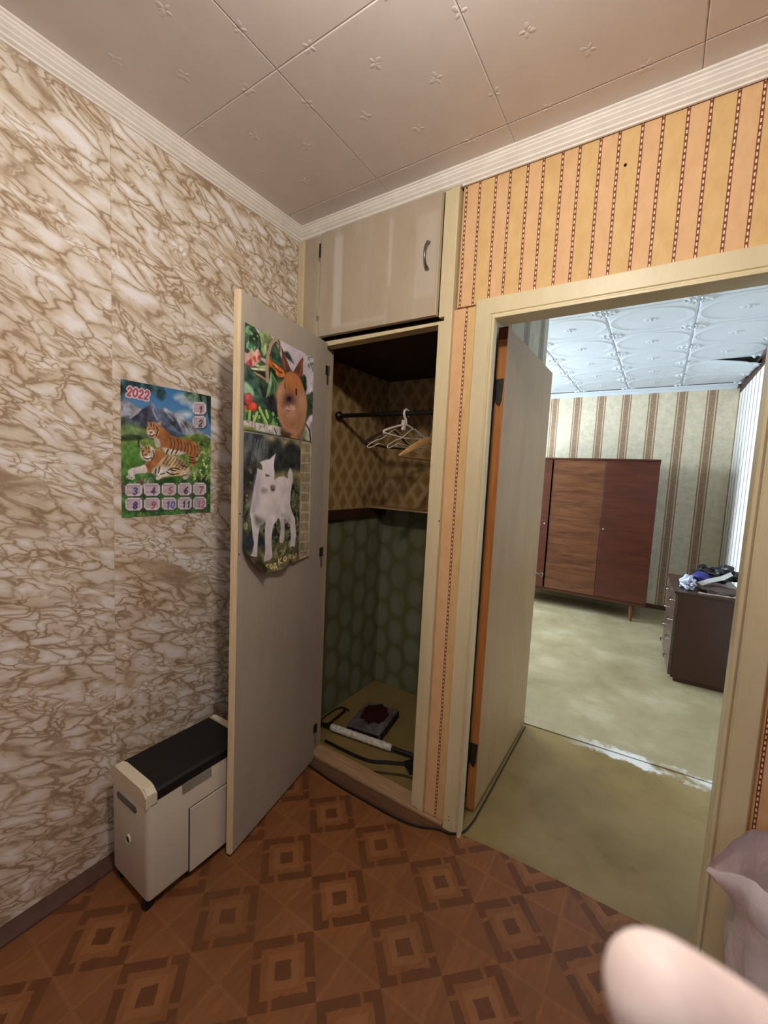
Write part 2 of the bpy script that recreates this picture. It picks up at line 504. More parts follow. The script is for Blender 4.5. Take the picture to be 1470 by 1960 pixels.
M_PLASTER = plain('bare_plaster', (168, 154, 134), .8, .1, .12, 8)

# ------------------------------------------------------------------ shell of the two rooms
def S(name, bm, mat, label, parent=None, smooth=False):
    return tag(obj(name, bm, mat, parent, smooth), label, None, None, 'structure')

def skew(*boxes):
    bm = BX(*boxes)
    for v in bm.verts:
        if v.co.y > 2.3: v.co.y += .07*v.co.x
    return bm
# floors -------------------------------------------------------------
fl = S('floor', skew(((-.60, 1.48, -.06), (.62, 2.472, -.004)), ((XL-.1, 1.395, -.06), (-.52, 1.50, -.0045))), M_PFLOOR, 'worn yellow green painted floor inside the doorway passage')
bm = bmesh.new(); box(bm, (FAR_XL, 2.478, -.06), (FAR_XR, FAR_Y, 0)) 
for v in bm.verts:
    if v.co.y < 2.6: v.co.y += .07*v.co.x
S('floor_far', bm, M_FFLOOR, 'worn painted floor of the further room, daylight sheen put into its colour')

# linoleum sheet with its wavy cut edge
edge = [(XL, 1.42), (-1.40, 1.418), (-1.256, 1.415), (-1.115, 1.404), (-.938, 1.402), (-.781, 1.406), (-.692, 1.424), (-.614, 1.470),
        (-.545, 1.492), (-.46, 1.503), (-.359, 1.512), (-.18, 1.521), (-.007, 1.525), (.12, 1.530), (.21, 1.527), (.30, 1.498), (.7, 1.498), (XR, 1.498)]
bm = bmesh.new()
top = [(x, y, .001) for x, y in edge] + [(XR, YB, .001), (XL, YB, .001)]
bot = [(x, y, -.004) for x, y, z in top]
vt = [bm.verts.new(p) for p in top]; vb = [bm.verts.new(p) for p in bot]
bm.faces.new(vt)
for i in range(len(vt)):
    j = (i+1) % len(vt); bm.faces.new((vt[i], vb[i], vb[j], vt[j]))
bmesh.ops.triangulate(bm, faces=[f for f in bm.faces if len(f.verts) > 4])
S('floor_linoleum', bm, M_LINO, 'brown parquet print linoleum sheet in the small room')
S('floor_bare_strip', BX(((-1.36, 1.385, -.0042), (-.585, 1.482, -.0012))), M_OLDWOOD, 'bare dark wooden strip below the closet sill')
S('floor_slab', BX(((XL-.2, YB-.1, -.12), (XR+.1, 1.45, -.0062)), ((-.72, 1.45, -.12), (-.50, 1.60, -.062))), M_PLASTER, 'sub floor under the linoleum of the small room')

# left wall ----------------------------------------------------------
S('wall_left', BX(((XL-.10, YB, -.05), (XL, YF, ZC))), M_MARBLE, 'left wall with brown and white marble print wallpaper')
bm = bmesh.new()
pr = [(0, 0), (.052, 0), (.050, .006), (.030, .014), (.006, .022), (0, .022)]
prism(bm, pr, lambda p: (XL+p[0], YB, p[1]+.001), lambda p: (XL+p[0], 1.40, p[1]+.001))
S('baseboard_left', bm, M_SKIRT, 'low dark brown skirting along the marble print wall')

# wall with the doorway ------------------------------------------------
wf = S('wall_front', BX(((-.695, YF, 2.05), (XR, YF+.06, ZC)), ((.262, YF, 0), (XR, YF+.06, 2.05))), M_CHAIN, 'orange chain stripe wallpaper over and beside the doorway')
S('wall_front_strip', BX(((-.703, YF-.004, -.003), (-.585, YF+.05, 2.042))), M_STRIP, 'narrow orange wallpaper strip between closet post and door casing')
bm = bmesh.new(); bmesh.ops.create_uvsphere(bm, u_segments=10, v_segments=6, radius=.0045, matrix=Matrix.Translation((-.172, YF-.001, 2.375)))
obj('nail', bm, M_BLACK, wf, True)

# crown molding --------------------------------------------------------
prof = [(0, 0), (.036, 0), (.0365, -.006), (.031, -.009), (.0315, -.014), (.027, -.018), (.0275, -.023), (.020, -.030), (.021, -.034), (.013, -.041), (.013, -.047), (.006, -.052), (.005, -.057), (0, -.058)]
bm = bmesh.new()
prism(bm, prof, lambda p: (XL+p[0], YB, ZC+p[1]), lambda p: (XL+p[0], YF-p[0]-.001, ZC+p[1]))
S('trim_1', bm, M_MOLD, 'white ribbed ceiling molding above the marble print wall')
bm = bmesh.new()
prism(bm, prof, lambda p: (XL+p[0]+.001, YF-p[0]-.005, ZC+p[1]), lambda p: (XR, YF-p[0]-.005, ZC+p[1]))
S('trim_2', bm, M_MOLD, 'white ribbed ceiling molding above closet and doorway')

# unseen sides of the small room
S('wall_right', BX(((XR, YB, 0), (XR+.1, YF+.06, ZC))), M_CHAIN, 'right wall of the small room')
wb = BX(((XL, YB-.1, 0), (-.10, YB, ZC)), ((1.0, YB-.1, 0), (XR, YB, ZC)), ((-.10, YB-.1, 0), (1.0, YB, .9)), ((-.10, YB-.1, 2.1), (1.0, YB, ZC)))
S('wall_back', wb, M_CHAIN, 'wall behind the photographer with an assumed window opening')

# ceiling of the small room: foam tiles with raised flowers ---------------
ceil = S('ceiling', BX(((XL-.1, YB-.1, ZC+.004), (XR+.1, YF+.06, ZC+.06))), M_PLASTER, 'ceiling of the small room covered with beige foam tiles')
def petal(bm, cx, cy, ang, ln, wd, clip):
    x0, x1, y0, y1 = clip
    rings = []
    for h, s in ((0, 1.0), (-.0005, .8), (-.0008, .45)):
        ring = []
        for k in range(10):
            a = 2*math.pi*k/10
            px = ln*.5*s*math.cos(a) + ln*.62; py = wd*.5*s*math.sin(a)
            X = cx + px*math.cos(ang) - py*math.sin(ang); Y = cy + px*math.sin(ang) + py*math.cos(ang)
            X = min(max(X, x0), x1); Y = min(max(Y, y0), y1)
            ring.append((X, Y, h))
        rings.append(ring)
    rv = [[bm.verts.new(p) for p in r] for r in rings]
    for A, B in zip(rv[:-1], rv[1:]):
        for i in range(10): bm.faces.new((A[i], A[(i+1) % 10], B[(i+1) % 10], B[i]))
    bm.faces.new(rv[-1])
def tile_mesh(name, w, d, flowers=True):
    bm = bmesh.new()
    g, b, t = .0006, .0035, .0035
    lo = [(g, g, t), (w-g, g, t), (w-g, d-g, t), (g, d-g, t)]
    hi = [(g, g, .0012), (w-g, g, .0012), (w-g, d-g, .0012), (g, d-g, .0012)]
    fc = [(b, b, 0), (w-b, b, 0), (w-b, d-b, 0), (b, d-b, 0)]
    loft(bm, [lo, hi, fc])
    if flowers:
        for i in range(5):
            for j in range(5):
                if (i+j) % 2 == 0: continue
                cx, cy = i*.125, j*.125
                if cx > w+.01 or cy > d+.01: continue
                rot = (i*2 + j)*1.1
                for a, L, W in ((.5, .021, .013), (2.2, .021, .013), (3.7, .017, .009), (5.2, .017, .009), (1.35, .012, .005)):
                    px = cx + math.cos(a+rot)*L*.6; py = cy + math.sin(a+rot)*L*.6
                    if not (-.002 < px < w+.002 and -.002 < py < d+.002): continue
                    petal(bm, cx, cy, a+rot, L, W, (b, w-b, b, d-b))
    me = bpy.data.meshes.new(name)
    bmesh.ops.recalc_face_normals(bm, faces=bm.faces)
    bm.to_mesh(me); bm.free(); me.materials.append(M_CEIL)
    me.polygons.foreach_set('use_smooth', [True]*len(me.polygons)); me.set_sharp_from_angle(angle=math.radians(8))
    return me
cache = {}
xs = [-1.503+.5*k for k in range(6)] + [XR]
ys = [YF-.001] + [1.376-.5*k for k in range(7)] + [YB]
for i in range(len(xs)-1):
    for j in range(len(ys)-1):
        w, d = round(xs[i+1]-xs[i], 3), round(ys[j]-ys[j+1], 3)
        if w < .02 or d < .02: continue
        key = (w, d)
        if key not in cache: cache[key] = tile_mesh('ceiling_tile', w, d)
        o = bpy.data.objects.new('ceiling_tile', cache[key]); COL.objects.link(o)
        o.location = (xs[i], ys[j+1], ZC - .0005*((i*7+j*3) % 3)); o.parent = ceil

# closet lining ------------------------------------------------------------
def split_wall(bm_u, bm_l):
    """upper and lower half of a papered closet wall in one mesh with two materials"""
    n = len(bm_u.faces)
    me = bpy.data.meshes.new('tmp'); bm_l.to_mesh(me); bm_u.from_mesh(me); bpy.data.meshes.remove(me); bm_l.free()
    bm_u.faces.ensure_lookup_table()
    for f in bm_u.faces: f.material_index = 0
    for f in list(bm_u.faces)[n:]: f.material_index = 1
    return bm_u
ZS = 1.195
S('wall_closet_left', split_wall(BX(((XL-.10, YF+.001, ZS), (XL, CL_B+.12, ZC))), BX(((XL-.10, YF+.001, -.05), (XL-.0002, CL_B+.12, ZS)))), [M_CUP, M_CLOW], 'left inner wall of the closet, tan diamonds above and green ovals below')
S('wall_closet_back', split_wall(BX(((XL, CL_B, ZS), (-.69, PASS_Y, ZC))), BX(((XL, CL_B+.0002, -.05), (-.69, PASS_Y, ZS)))), [M_CUP, M_CLOW], 'back wall of the closet, tan diamonds above and green ovals below')
S('wall_closet_right', BX(((-.69, YF+.051, 0), (PASS_X, PASS_Y, ZC))), M_FSIDE, 'pale grey striped side of the closet block in the doorway passage')
S('floor_closet', BX(((XL, 1.482, -.05), (-.69, CL_B, .0))), M_PFLOOR, 'olive painted floor inside the closet')

# further room ----------------------------------------------------------------
S('wall_far_back', BX(((FAR_XL, FAR_Y, 0), (FAR_XR+.1, FAR_Y+.1, ZC))), M_FBACK, 'far wall with beige wallpaper and brown stripes')
S('wall_far_right', BX(((FAR_XR, YF+.06, 0), (FAR_XR+.1, FAR_Y, ZC))), M_FRIGHT, 'bright right wall of the further room with thin grey stripes')
S('wall_far_left', BX(((FAR_XL-.1, PASS_Y, 0), (FAR_XL, 3.3, ZC)), ((FAR_XL-.1, 5.0, 0), (FAR_XL, FAR_Y, ZC)), ((FAR_XL-.1, 3.3, 0), (FAR_XL, 5.0, .82)), ((FAR_XL-.1, 3.3, 2.28), (FAR_XL, 5.0, ZC))), M_FBACK, 'left wall of the further room with its window opening')
S('wall_far_near', BX(((FAR_XL, PASS_Y-.1, 0), (XL-.1, PASS_Y, ZC))), M_FBACK, 'near wall of the further room beside the closet block')
S('window_1', BX(((FAR_XL-.08, 3.3, .82), (FAR_XL-.03, 3.36, 2.28)), ((FAR_XL-.08, 4.94, .82), (FAR_XL-.03, 5.0, 2.28)), ((FAR_XL-.08, 4.12, .82), (FAR_XL-.03, 4.18, 2.28)), ((FAR_XL-.08, 3.3, .82), (FAR_XL-.03, 5.0, .88)), ((FAR_XL-.08, 3.3, 2.22), (FAR_XL-.03, 5.0, 2.28))), M_CASING, 'window frame of the further room')
fceil = S('ceiling_far', BX(((FAR_XL, YF+.06, ZC+.012), (FAR_XR, FAR_Y, ZC+.06))), M_PLASTER, 'ceiling of the further room covered with white relief tiles')

def relief_tile(name, w, n=64, sag=None):
    """square foam tile with an oval medallion, a small centre ornament and leafy corners, seen from below"""
    rnd = random.Random(5)
    blobs = []
    for sx in (-1, 1):
        for sy in (-1, 1):
            for k in range(15):
                a = rnd.random()*math.pi/2; r = .02 + rnd.random()*.125
                blobs.append((sx*(.5-r*math.cos(a)), sy*(.5-r*math.sin(a)), .010+rnd.random()*.012))
    def h(u, v):
        x, y = abs(u-.5), abs(v-.5); X, Y = u-.5, v-.5
        z = 0.0
        e = math.hypot(x/.47, y/.40)
        z += .0055*math.exp(-((e-1.0)/.030)**2)
        z += .0028*math.exp(-((e-.92)/.02)**2)
        cxn = math.hypot(x/.07, y/.05)
        if cxn < 1.6: z += .006*math.exp(-((cxn-.8)/.3)**2) + (.006 if x < .008 and y < .06 else 0)
        if e > 1.02:
            for bx, by, br in blobs:
                d2 = ((X-bx)**2+(Y-by)**2)/(br*br)
                if d2 < 6: z += .0075*math.exp(-d2)
        m = min(.5-x, .5-y)
        if m < .012: z -= .006*(1-m/.012)
        return z
    vs, fs = [], []
    for j in range(n+1):
        for i in range(n+1):
            u, v = i/n, j/n
            z = -h(u, v)
            if sag: z -= sag(u, v)
            vs.append((u*w, v*w, z))
    for j in range(n):
        for i in range(n):
            a = j*(n+1)+i; fs.append((a, a+n+1, a+n+2, a+1))
    base = len(vs)
    # thin foam body: rim and upper side
    ring = [i for i in range(n+1)] + [j*(n+1)+n for j in range(1, n+1)] + [n*(n+1)+i for i in range(n-1, -1, -1)] + [j*(n+1) for j in range(n-1, 0, -1)]
    for i in ring: vs.append((vs[i][0], vs[i][1], vs[i][2]+.007))
    L = len(ring)
    for k in range(L):
        k2 = (k+1) % L; fs.append((ring[k], ring[k2], base+k2, base+k))
    me = bpy.data.meshes.new(name); me.from_pydata(vs, [], fs); me.materials.append(M_FCEIL)
    me.polygons.foreach_set('use_smooth', [True]*len(fs)); me.set_sharp_from_angle(angle=math.radians(60))
    return me
TW = .505
ft = relief_tile('relief_ceiling_tile', TW)
sag1 = relief_tile('relief_ceiling_tile', TW, 40, lambda u, v: .070*max(0, (u-.15)/.85)**1.4*(1-.45*v))
sag2 = relief_tile('relief_ceiling_tile', TW, 40, lambda u, v: .070*max(0, (u-.15)/.85)**1.4*.55*(1-v))
for i in range(-6, 3):
    for j in range(-2, 6):
        x0, y0 = .105 + i*TW - TW*0, 3.140 + j*TW
        if y0 + TW > FAR_Y+.12 or y0 < YF: continue
        if x0 + TW > FAR_XR + .02 or x0 < FAR_XL: continue
        if y0 < PASS_Y and x0 < PASS_X: continue
        me = ft
        if i == 0 and j == 3: me = sag1
        if i == 0 and j == 4: me = sag2
        o = bpy.data.objects.new('relief_ceiling_tile', me); COL.objects.link(o)
        o.location = (x0, y0, ZC + .002); o.parent = fceil
        if me is sag1: o['label'] = 'ceiling tile peeling down at its right corner'
bm = bmesh.new()
prism(bm, [(0, 0), (.05, 0), (.045, -.015), (.02, -.03), (.01, -.05), (0, -.05)], lambda p: (FAR_XL, FAR_Y-p[0], ZC+p[1]), lambda p: (FAR_XR-.03, FAR_Y-p[0], ZC+p[1]))
S('trim_3', bm, M_FCEIL, 'white foam molding above the far striped wall')
S('trim_4', BX(((FAR_XR-.006, 2.6, ZC-.095), (FAR_XR, FAR_Y, ZC))), M_DARKBROWN, 'bare dark strip on top of the bright right wall')
bm = bmesh.new(); box(bm, (FAR_XL, FAR_Y-.015, 0), (FAR_XR, FAR_Y, .05), .004)
S('baseboard_far', bm, M_SKIRT, 'brown skirting below the far striped wall')

# ------------------------------------------------------------------ built-in closet
cl = thing('built_in_closet', 'cream and grey built-in closet with its tall door standing open', 'closet', (-1.05, 1.52, 0))
obj('side_panel', BX(((XL+.002, 1.489, .0), (-1.400, 1.50, 2.004)), bev=.001), M_UPDOOR, cl)
obj('corner_stile', BX(((XL+.002, 1.474, 2.006), (-1.474, 1.50, 2.474)), bev=.003), M_CREAM, cl)
obj('fixed_panel', BX(((-1.474, 1.482, 2.006), (-1.357, 1.496, 2.474)), bev=.0015), M_UPDOOR, cl)
obj('hinge_jamb', BX(((-1.399, 1.482, .020), (-1.338, 1.552, 1.983)), bev=.002), M_UPDOOR, cl)
obj('post', BX(((-.736, 1.478, .020), (-.704, 1.548, 2.474)), bev=.002), M_CREAM, cl)
obj('inner_jamb', BX(((-.762, 1.484, .020), (-.7365, 1.55, 1.998)), bev=.002), M_CREAM, cl)
obj('upper_jamb', BX(((-.762, 1.4825, 2.020), (-.7365, 1.55, 2.474)), bev=.0015), M_CREAM, cl)
bm = bmesh.new(); box(bm, (-1.399, 1.484, 1.984), (-.737, 1.54, 2.006), .002)
for v in bm.verts:
    t_ = (v.co.x+1.345)/.61
    if v.co.z < 1.995: v.co.z += .010*t_
obj('lintel', bm, M_CREAM, cl)
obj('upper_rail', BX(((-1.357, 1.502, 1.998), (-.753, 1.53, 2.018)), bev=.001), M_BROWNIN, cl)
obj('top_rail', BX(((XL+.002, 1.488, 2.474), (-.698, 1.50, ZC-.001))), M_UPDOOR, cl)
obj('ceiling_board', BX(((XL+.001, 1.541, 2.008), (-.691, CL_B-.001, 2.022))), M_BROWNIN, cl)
bm = bmesh.new(); box(bm, (-1.399, 1.476, .0), (-.6145, 1.494, .019), .003); box(bm, (-1.399, 1.490, .0), (-.7035, 1.556, .019), .003)
for v in bm.verts:
    if v.co.z > .01 and v.co.y < 1.5: v.co.z -= .003
obj('sill', bm, M_SILL, cl)
# shelf, cleat and rail
obj('shelf', BX(((XL+.002, 2.128, 1.203), (-.692, CL_B-.001, 1.210))), mat_wood('thin_plywood', (164, 130, 88), (190, 156, 112), 'x'), cl)
obj('shelf_cleat', BX(((XL+.001, 1.56, 1.148), (XL+.022, CL_B-.001, 1.202)), bev=.002), M_DARKBROWN, cl)
obj('shelf_cleat', BX(((-.712, 1.60, 1.148), (-.691, CL_B-.001, 1.202)), bev=.002), M_DARKBROWN, cl)
bm = bmesh.new(); tube(bm, [(XL+.01, 1.808, 1.722), (-1.1, 1.808, 1.719), (-.70, 1.808, 1.716)], .0115, 14)
rod = obj('hanging_rod', bm, plain('black_rod', (26, 22, 20), .4, .4, .2, 40), cl, True)
bm = bmesh.new(); lathe(bm, [(.023, 0), (.025, .004), (.025, .016), (.018, .022), (.014, .03)], (XL+.001, 1.808, 1.722), 'x', 18)
obj('rod_socket', bm, plain('black_rod', (0, 0, 0)), cl, True)

# upper cupboard door
ud = obj('upper_door', BX(((-1.356, 1.458, 2.022), (-.763, 1.481, 2.466)), bev=.0025), M_UPWORN, cl)
bm = bmesh.new()
hp = smooth_path([(-.806, 1.4575, 2.292), (-.806, 1.440, 2.284), (-.806, 1.428, 2.262), (-.806, 1.425, 2.243), (-.806, 1.428, 2.224), (-.806, 1.440, 2.203), (-.806, 1.4575, 2.196)], 5)
tube(bm, hp, [.0062 if (i < 5 or i > len(hp)-6) else .0042 for i in range(len(hp))], 10)
obj('handle', bm, plain('bow_handle_metal', (128, 122, 134), .28, .5, .1, 40, metal=.9), ud, True)
for z in (2.395, 2.140):
    bm = bmesh.new(); tube(bm, [(-1.3585, 1.4565, z-.028), (-1.3585, 1.4565, z+.028)], .0042, 8)
    obj('hinge', bm, M_UPDOOR if z < 2.3 else M_STEEL, ud, True)

# tall closet door, open into the room
A0 = Vector((-1.179, .896)); B0 = Vector((-1.292, 1.455))
dd = (B0-A0).normalized()
DM = Matrix(((dd.x, -dd.y, 0, A0.x), (dd.y, dd.x, 0, A0.y), (0, 0, 1, 0), (0, 0, 0, 1)))   # local x: towards the hinge, -y: visible face
DW, DT = .5703, .021
def door_obj(name, bm, mat, parent=None, smooth=False):
    o = obj(name, bm, mat, None, smooth)
    if parent is None:
        o.parent = cl; o.matrix_parent_inverse = WM[cl.name].inverted(); o.matrix_basis = DM
    else: o.parent = parent
    return o
cd = door_obj('closet_door', BX(((.0125, 0, .012), (DW, DT, 1.985)), bev=.0012), M_CDOOR)
door_obj('edge_strip', BX(((0, .0003, .012), (.0123, DT, 1.985)), bev=.0015), M_EDGE, cd)
for z in (1.866, 1.040, .170):
    bm = BX(((DW-.013, -.0024, z-.021), (DW+.008, -.0002, z+.021)), bev=.0006)
    tube(bm, [(DW+.006, -.005, z-.021), (DW+.006, -.005, z+.021)], .0045, 8)
    door_obj('hinge', bm, M_STEEL, cd)
for s, z in ((.008, 1.258), (.022, 1.246), (.006, 1.118)):
    bm = bmesh.new(); bmesh.ops.create_uvsphere(bm, u_segments=8, v_segments=5, radius=.003, matrix=Matrix.Translation((s+.012, -.0004, z)))
    door_obj('nail', bm, M_STEEL, cd)
bm = bmesh.new(); lathe(bm, [(.001, 0), (.004, -.002), (.0045, -.005), (.001, -.007)], (-1.338, 1.505, 1.27), 'y', 8)
obj('screw_hole', bm, M_STEEL, cl)
bm = bmesh.new(); lathe(bm, [(.001, .001), (.0032, -.001), (.001, -.003)], (-.706, 1.478, 1.243), 'y', 8)
obj('screw', bm, M_STEEL, cl)

# ------------------------------------------------------------------ doorway: frame, casing, leaf
dr = thing('door_1', 'open grey-beige interior door in its cream casing', None, (-.15, 1.55, 0), kind='structure')
def casing_prof(sgn, xin):
    # cross-section in (x, y): flat board outside, groove, rounded bead inside
    w = [(-.078, 0), (-.078, -.018), (-.074, -.022), (-.022, -.022), (-.019, -.018), (-.016, -.018), (-.014, -.024), (-.009, -.029), (-.002, -.029), (.0, -.025), (.0, 0)]
    return [(xin + sgn*a, YF + b) for a, b in w]
ZI = 1.978
CW = .078
def casing_side(xin, sgn, name):
    bm = bmesh.new()
    pr = casing_prof(sgn, xin)
    # mitred at the top: the outer side runs higher
    prism(bm, pr, lambda p: (p[0], p[1], 0.001), lambda p: (p[0], p[1], ZI + (abs(p[0]-xin))))
    obj(name, bm, M_CASING, dr)
casing_side(-.535, 1, 'casing'); casing_side(.210, -1, 'casing')
bm = bmesh.new()
pr = casing_prof(1, 0)
prism(bm, pr, lambda p: (-.535 + p[0], p[1], ZI - p[0]), lambda p: (.210 - p[0], p[1], ZI - p[0]))
obj('casing', bm, M_CASING, dr)
obj('jamb', BX(((-.600, YF+.001, 0), (-.538, 1.514, ZI+.03)), bev=.002), M_CASING, dr)
obj('jamb', BX(((.213, YF+.001, 0), (.261, 1.562, ZI+.03)), bev=.002), M_CASING, dr)
obj('head_jamb', BX(((-.538, YF+.001, ZI+.002), (.213, 1.562, ZI+.07)), bev=.002), M_CASING, dr)
for z in (.047, .062):
    bm = bmesh.new(); bmesh.ops.create_uvsphere(bm, u_segments=8, v_segments=5, radius=.0024, matrix=Matrix.Translation((-.585, YF-.0225, z)))
    obj('nail', bm, M_BLACK, dr)
# leaf: hinged on the left jamb, opened about ninety degrees into the passage
LX0, LX1, LY0, LY1 = -.570, -.534, 1.622, 2.412
leaf = obj('leaf', BX(((LX0, LY0+.004, .012), (LX1, LY1, 2.0)), bev=.0015), M_LEAF, dr)
obj('edge_board', BX(((LX0, LY0, .012), (LX1+.0005, LY0+.0045, 1.952)), bev=.0005), M_ORANGE, leaf)
obj('edge_block', BX(((LX0, LY0-.001, 1.953), (LX1+.0005, LY0+.0045, 1.998)), bev=.0005), M_REDWOOD, leaf)
for z in (1.752, .258):
    bm = bmesh.new()
    pts = [(LX0+.002, z+.05), (LX1-.004, z+.052), (LX1-.002, z+.04), (LX1-.006, z-.035), (LX1-.014, z-.054), (LX1-.024, z-.045), (LX0+.004, z-.03)]
    prism(bm, pts, lambda p: (p[0], LY0-.0005, p[1]), lambda p: (p[0], LY0-.004, p[1]))
    tube(bm, [(LX0-.002, LY0-.008, z-.04), (LX0-.002, LY0-.008, z+.048)], .007, 10)
    obj('hinge', bm, M_STEEL, leaf)
bm = bmesh.new(); lathe(bm, [(.010, 0), (.010, .003), (.005, .006), (.005, .026), (.009, .030), (.011, .036), (.008, .042), (.002, .044)], (LX1, 2.385, .905), 'x', 14)
obj('knob', bm, M_CHROME, leaf, True)
obj('strike_plate', BX(((LX1-.030, LY1, .86), (LX1-.008, LY1+.0015, .96))), M_CHROME, leaf)

# thin black tube for the dark line along the linoleum edge
bm = bmesh.new()
cp = smooth_path([(-1.30, 1.418, .0055), (-1.256, 1.412, .0055), (-1.115, 1.400, .0055), (-.938, 1.398, .0055), (-.781, 1.402, .0055), (-.692, 1.420, .0055), (-.622, 1.455, .0055), (-.575, 1.466, .0055), (-.535, 1.500, .005), (-.520, 1.575, .002), (-.518, 1.70, .001), (-.519, 2.0, .001), (-.522, 2.40, .001)], 8)
n_ = len(cp)
tube(bm, cp, [.0042 - .0018*max(0, (i/n_-.6)/.4) for i in range(n_)], 8)
tag(obj('dark_line', bm, plain('black_line', (24, 16, 16), .5, .3), None, True), 'thin black line on the floor along the closet sill and door leaf', 'dark_line')

# ------------------------------------------------------------------ printed sheets (painted by code into mesh colours)
def ray_px(u): return RC @ np.array([(u[0]-CX)/F_PX, (u[1]-CY)/F_PX, 1.0])
def fbm(w, h, cells, seed, octv=4):
    rs = np.random.RandomState(seed); out = np.zeros((h, w)); amp, tot = 1.0, 0
    for o in range(octv):
        n = int(cells*2**o)+2; g = rs.rand(n+1, n+1)
        yy = np.linspace(0, n-1.001, h); xx = np.linspace(0, n-1.001, w)
        yi, xi = yy.astype(int), xx.astype(int); fy = (yy-yi)[:, None]; fx = (xx-xi)[None, :]
        fy = fy*fy*(3-2*fy); fx = fx*fx*(3-2*fx)
        a = g[yi][:, xi]; b = g[yi][:, xi+1]; c = g[yi+1][:, xi]; d = g[yi+1][:, xi+1]
        out += amp*((a*(1-fx)+b*fx)*(1-fy) + (c*(1-fx)+d*fx)*fy); tot += amp; amp *= .55
    return out/tot

FB = {}
class Sheet:
    """a small canvas; tr maps tracing points (numbers read off a close-up of the sheet) to 0..1 sheet coordinates"""
    def __init__(s, w, h, quad):
        s.w, s.h = w, h; s.a = np.zeros((h, w, 3)); s.cov = None
        s.X, s.Y = np.meshgrid((np.arange(w)+.5)/w, (np.arange(h)+.5)/h)
        src = np.array(quad, float); dst = np.array([(0, 0), (1, 0), (1, 1), (0, 1)], float)
        A = []
        for (x, y), (u, v) in zip(src, dst):
            A.append([x, y, 1, 0, 0, 0, -u*x, -u*y, -u]); A.append([0, 0, 0, x, y, 1, -v*x, -v*y, -v])
        _, _, V = np.linalg.svd(np.array(A)); s.H = V[-1].reshape(3, 3)
        s.asp = w/h
        s.px = 1.0/w
    def tr(s, p):
        q = s.H @ np.array([p[0], p[1], 1.0]); return q[0]/q[2], q[1]/q[2]
    def P(s, pts): return np.array([s.tr(p) for p in pts])
    def nz(s, seed, cells):
        key = (s.w, s.h, seed, cells)
        if key not in FB: FB[key] = fbm(s.w, s.h, cells, seed, 4)
        return FB[key]
    def win(s, P, mg):
        x0, x1 = P[:, 0].min()-mg, P[:, 0].max()+mg; y0, y1 = P[:, 1].min()-mg*s.asp, P[:, 1].max()+mg*s.asp
        return (slice(max(0, int(y0*s.h)-2), max(0, min(s.h, int(y1*s.h)+3))), slice(max(0, int(x0*s.w)-2), max(0, min(s.w, int(x1*s.w)+3))))
    def put(s, W, mask, col, amt=.25, seed=1, cells=14):
        if mask.size == 0: return
        c = np.array(col, float)[None, None, :]/255.0
        if amt: c = c*(1+amt*4*(s.nz(seed, cells)[W][:, :, None]-.5))
        m = np.clip(mask, 0, 1)[:, :, None]
        s.a[W] = s.a[W]*(1-m) + c*m
    def grad(s, c0, c1, amt=.1, seed=3):
        t = s.Y[:, :, None]; c = (np.array(c0)*(1-t) + np.array(c1)*t)/255.0
        s.a = c*(1+amt*4*(s.nz(seed, 10)[:, :, None]-.5))
    def polymask(s, P, W, soft=0):
        x, y = s.X[W], s.Y[W]; ins = np.zeros(x.shape, bool); d = np.full(x.shape, 9.0)
        n = len(P)
        for i in range(n):
            x1, y1 = P[i]; x2, y2 = P[(i+1) % n]
            if y1 != y2:
                c = ((y1 > y) != (y2 > y)) & (x < (x2-x1)*(y-y1)/(y2-y1)+x1); ins ^= c
            d = np.minimum(d, s.segd((x1, y1), (x2, y2), W))
        sd = np.where(ins, d, -d); w = max(soft, s.px)
        return np.clip(sd/w*.5+.5, 0, 1)
    def segd(s, a, b, W):
        k = 1.0/s.asp
        ax, ay, bx, by = a[0], a[1]*k, b[0], b[1]*k; px, py = s.X[W], s.Y[W]*k
        dx, dy = bx-ax, by-ay; L = dx*dx+dy*dy+1e-12
        t = np.clip(((px-ax)*dx+(py-ay)*dy)/L, 0, 1)
        return np.hypot(px-ax-t*dx, py-ay-t*dy)
    def poly(s, pts, col, soft=0, amt=.18, seed=1, smooth=True, raw=False):
        P = np.array(pts, float) if raw else s.P(pts)
        if smooth and len(P) > 3:
            P = np.array([(q[0], q[1]) for q in smooth_path([(x, y, 0) for x, y in P], 3, True)])
        W = s.win(P, soft+.01); s.put(W, s.polymask(P, W, soft), col, amt, seed)
    def line(s, pts, wid, col, amt=.05, raw=False, smooth=True, fade=1.0):
        P = np.array(pts, float) if raw else s.P(pts)
        if smooth and len(P) > 2: P = np.array([(q[0], q[1]) for q in smooth_path([(x, y, 0) for x, y in P], 4)])
        W = s.win(P, wid+.01); d = np.full(s.X[W].shape, 9.0)
        for a, b in zip(P[:-1], P[1:]): d = np.minimum(d, s.segd(a, b, W))
        s.put(W, np.clip((wid*.5-d)/s.px*.7+.5, 0, 1)*fade, col, amt)
    def ell(s, c, rx, ry, col, rot=0, soft=0, amt=.15, seed=1):
        pts = []
        for k in range(20):
            a = 2*math.pi*k/20; x, y = rx*math.cos(a), ry*math.sin(a)
            pts.append((c[0]+x*math.cos(rot)-y*math.sin(rot), c[1]+x*math.sin(rot)+y*math.cos(rot)))
        s.poly(pts, col, soft, amt, seed, False)
    def speck(s, pts_poly, col, cells, thr, seed, amt=.2):
        P = s.P(pts_poly); W = s.win(P, .04)
        m = s.polymask(P, W, .03); f = fbm(s.w, s.h, cells, seed, 3)[W]
        s.put(W, m*np.clip((f-thr)*14, 0, 1), col, amt, seed+1)

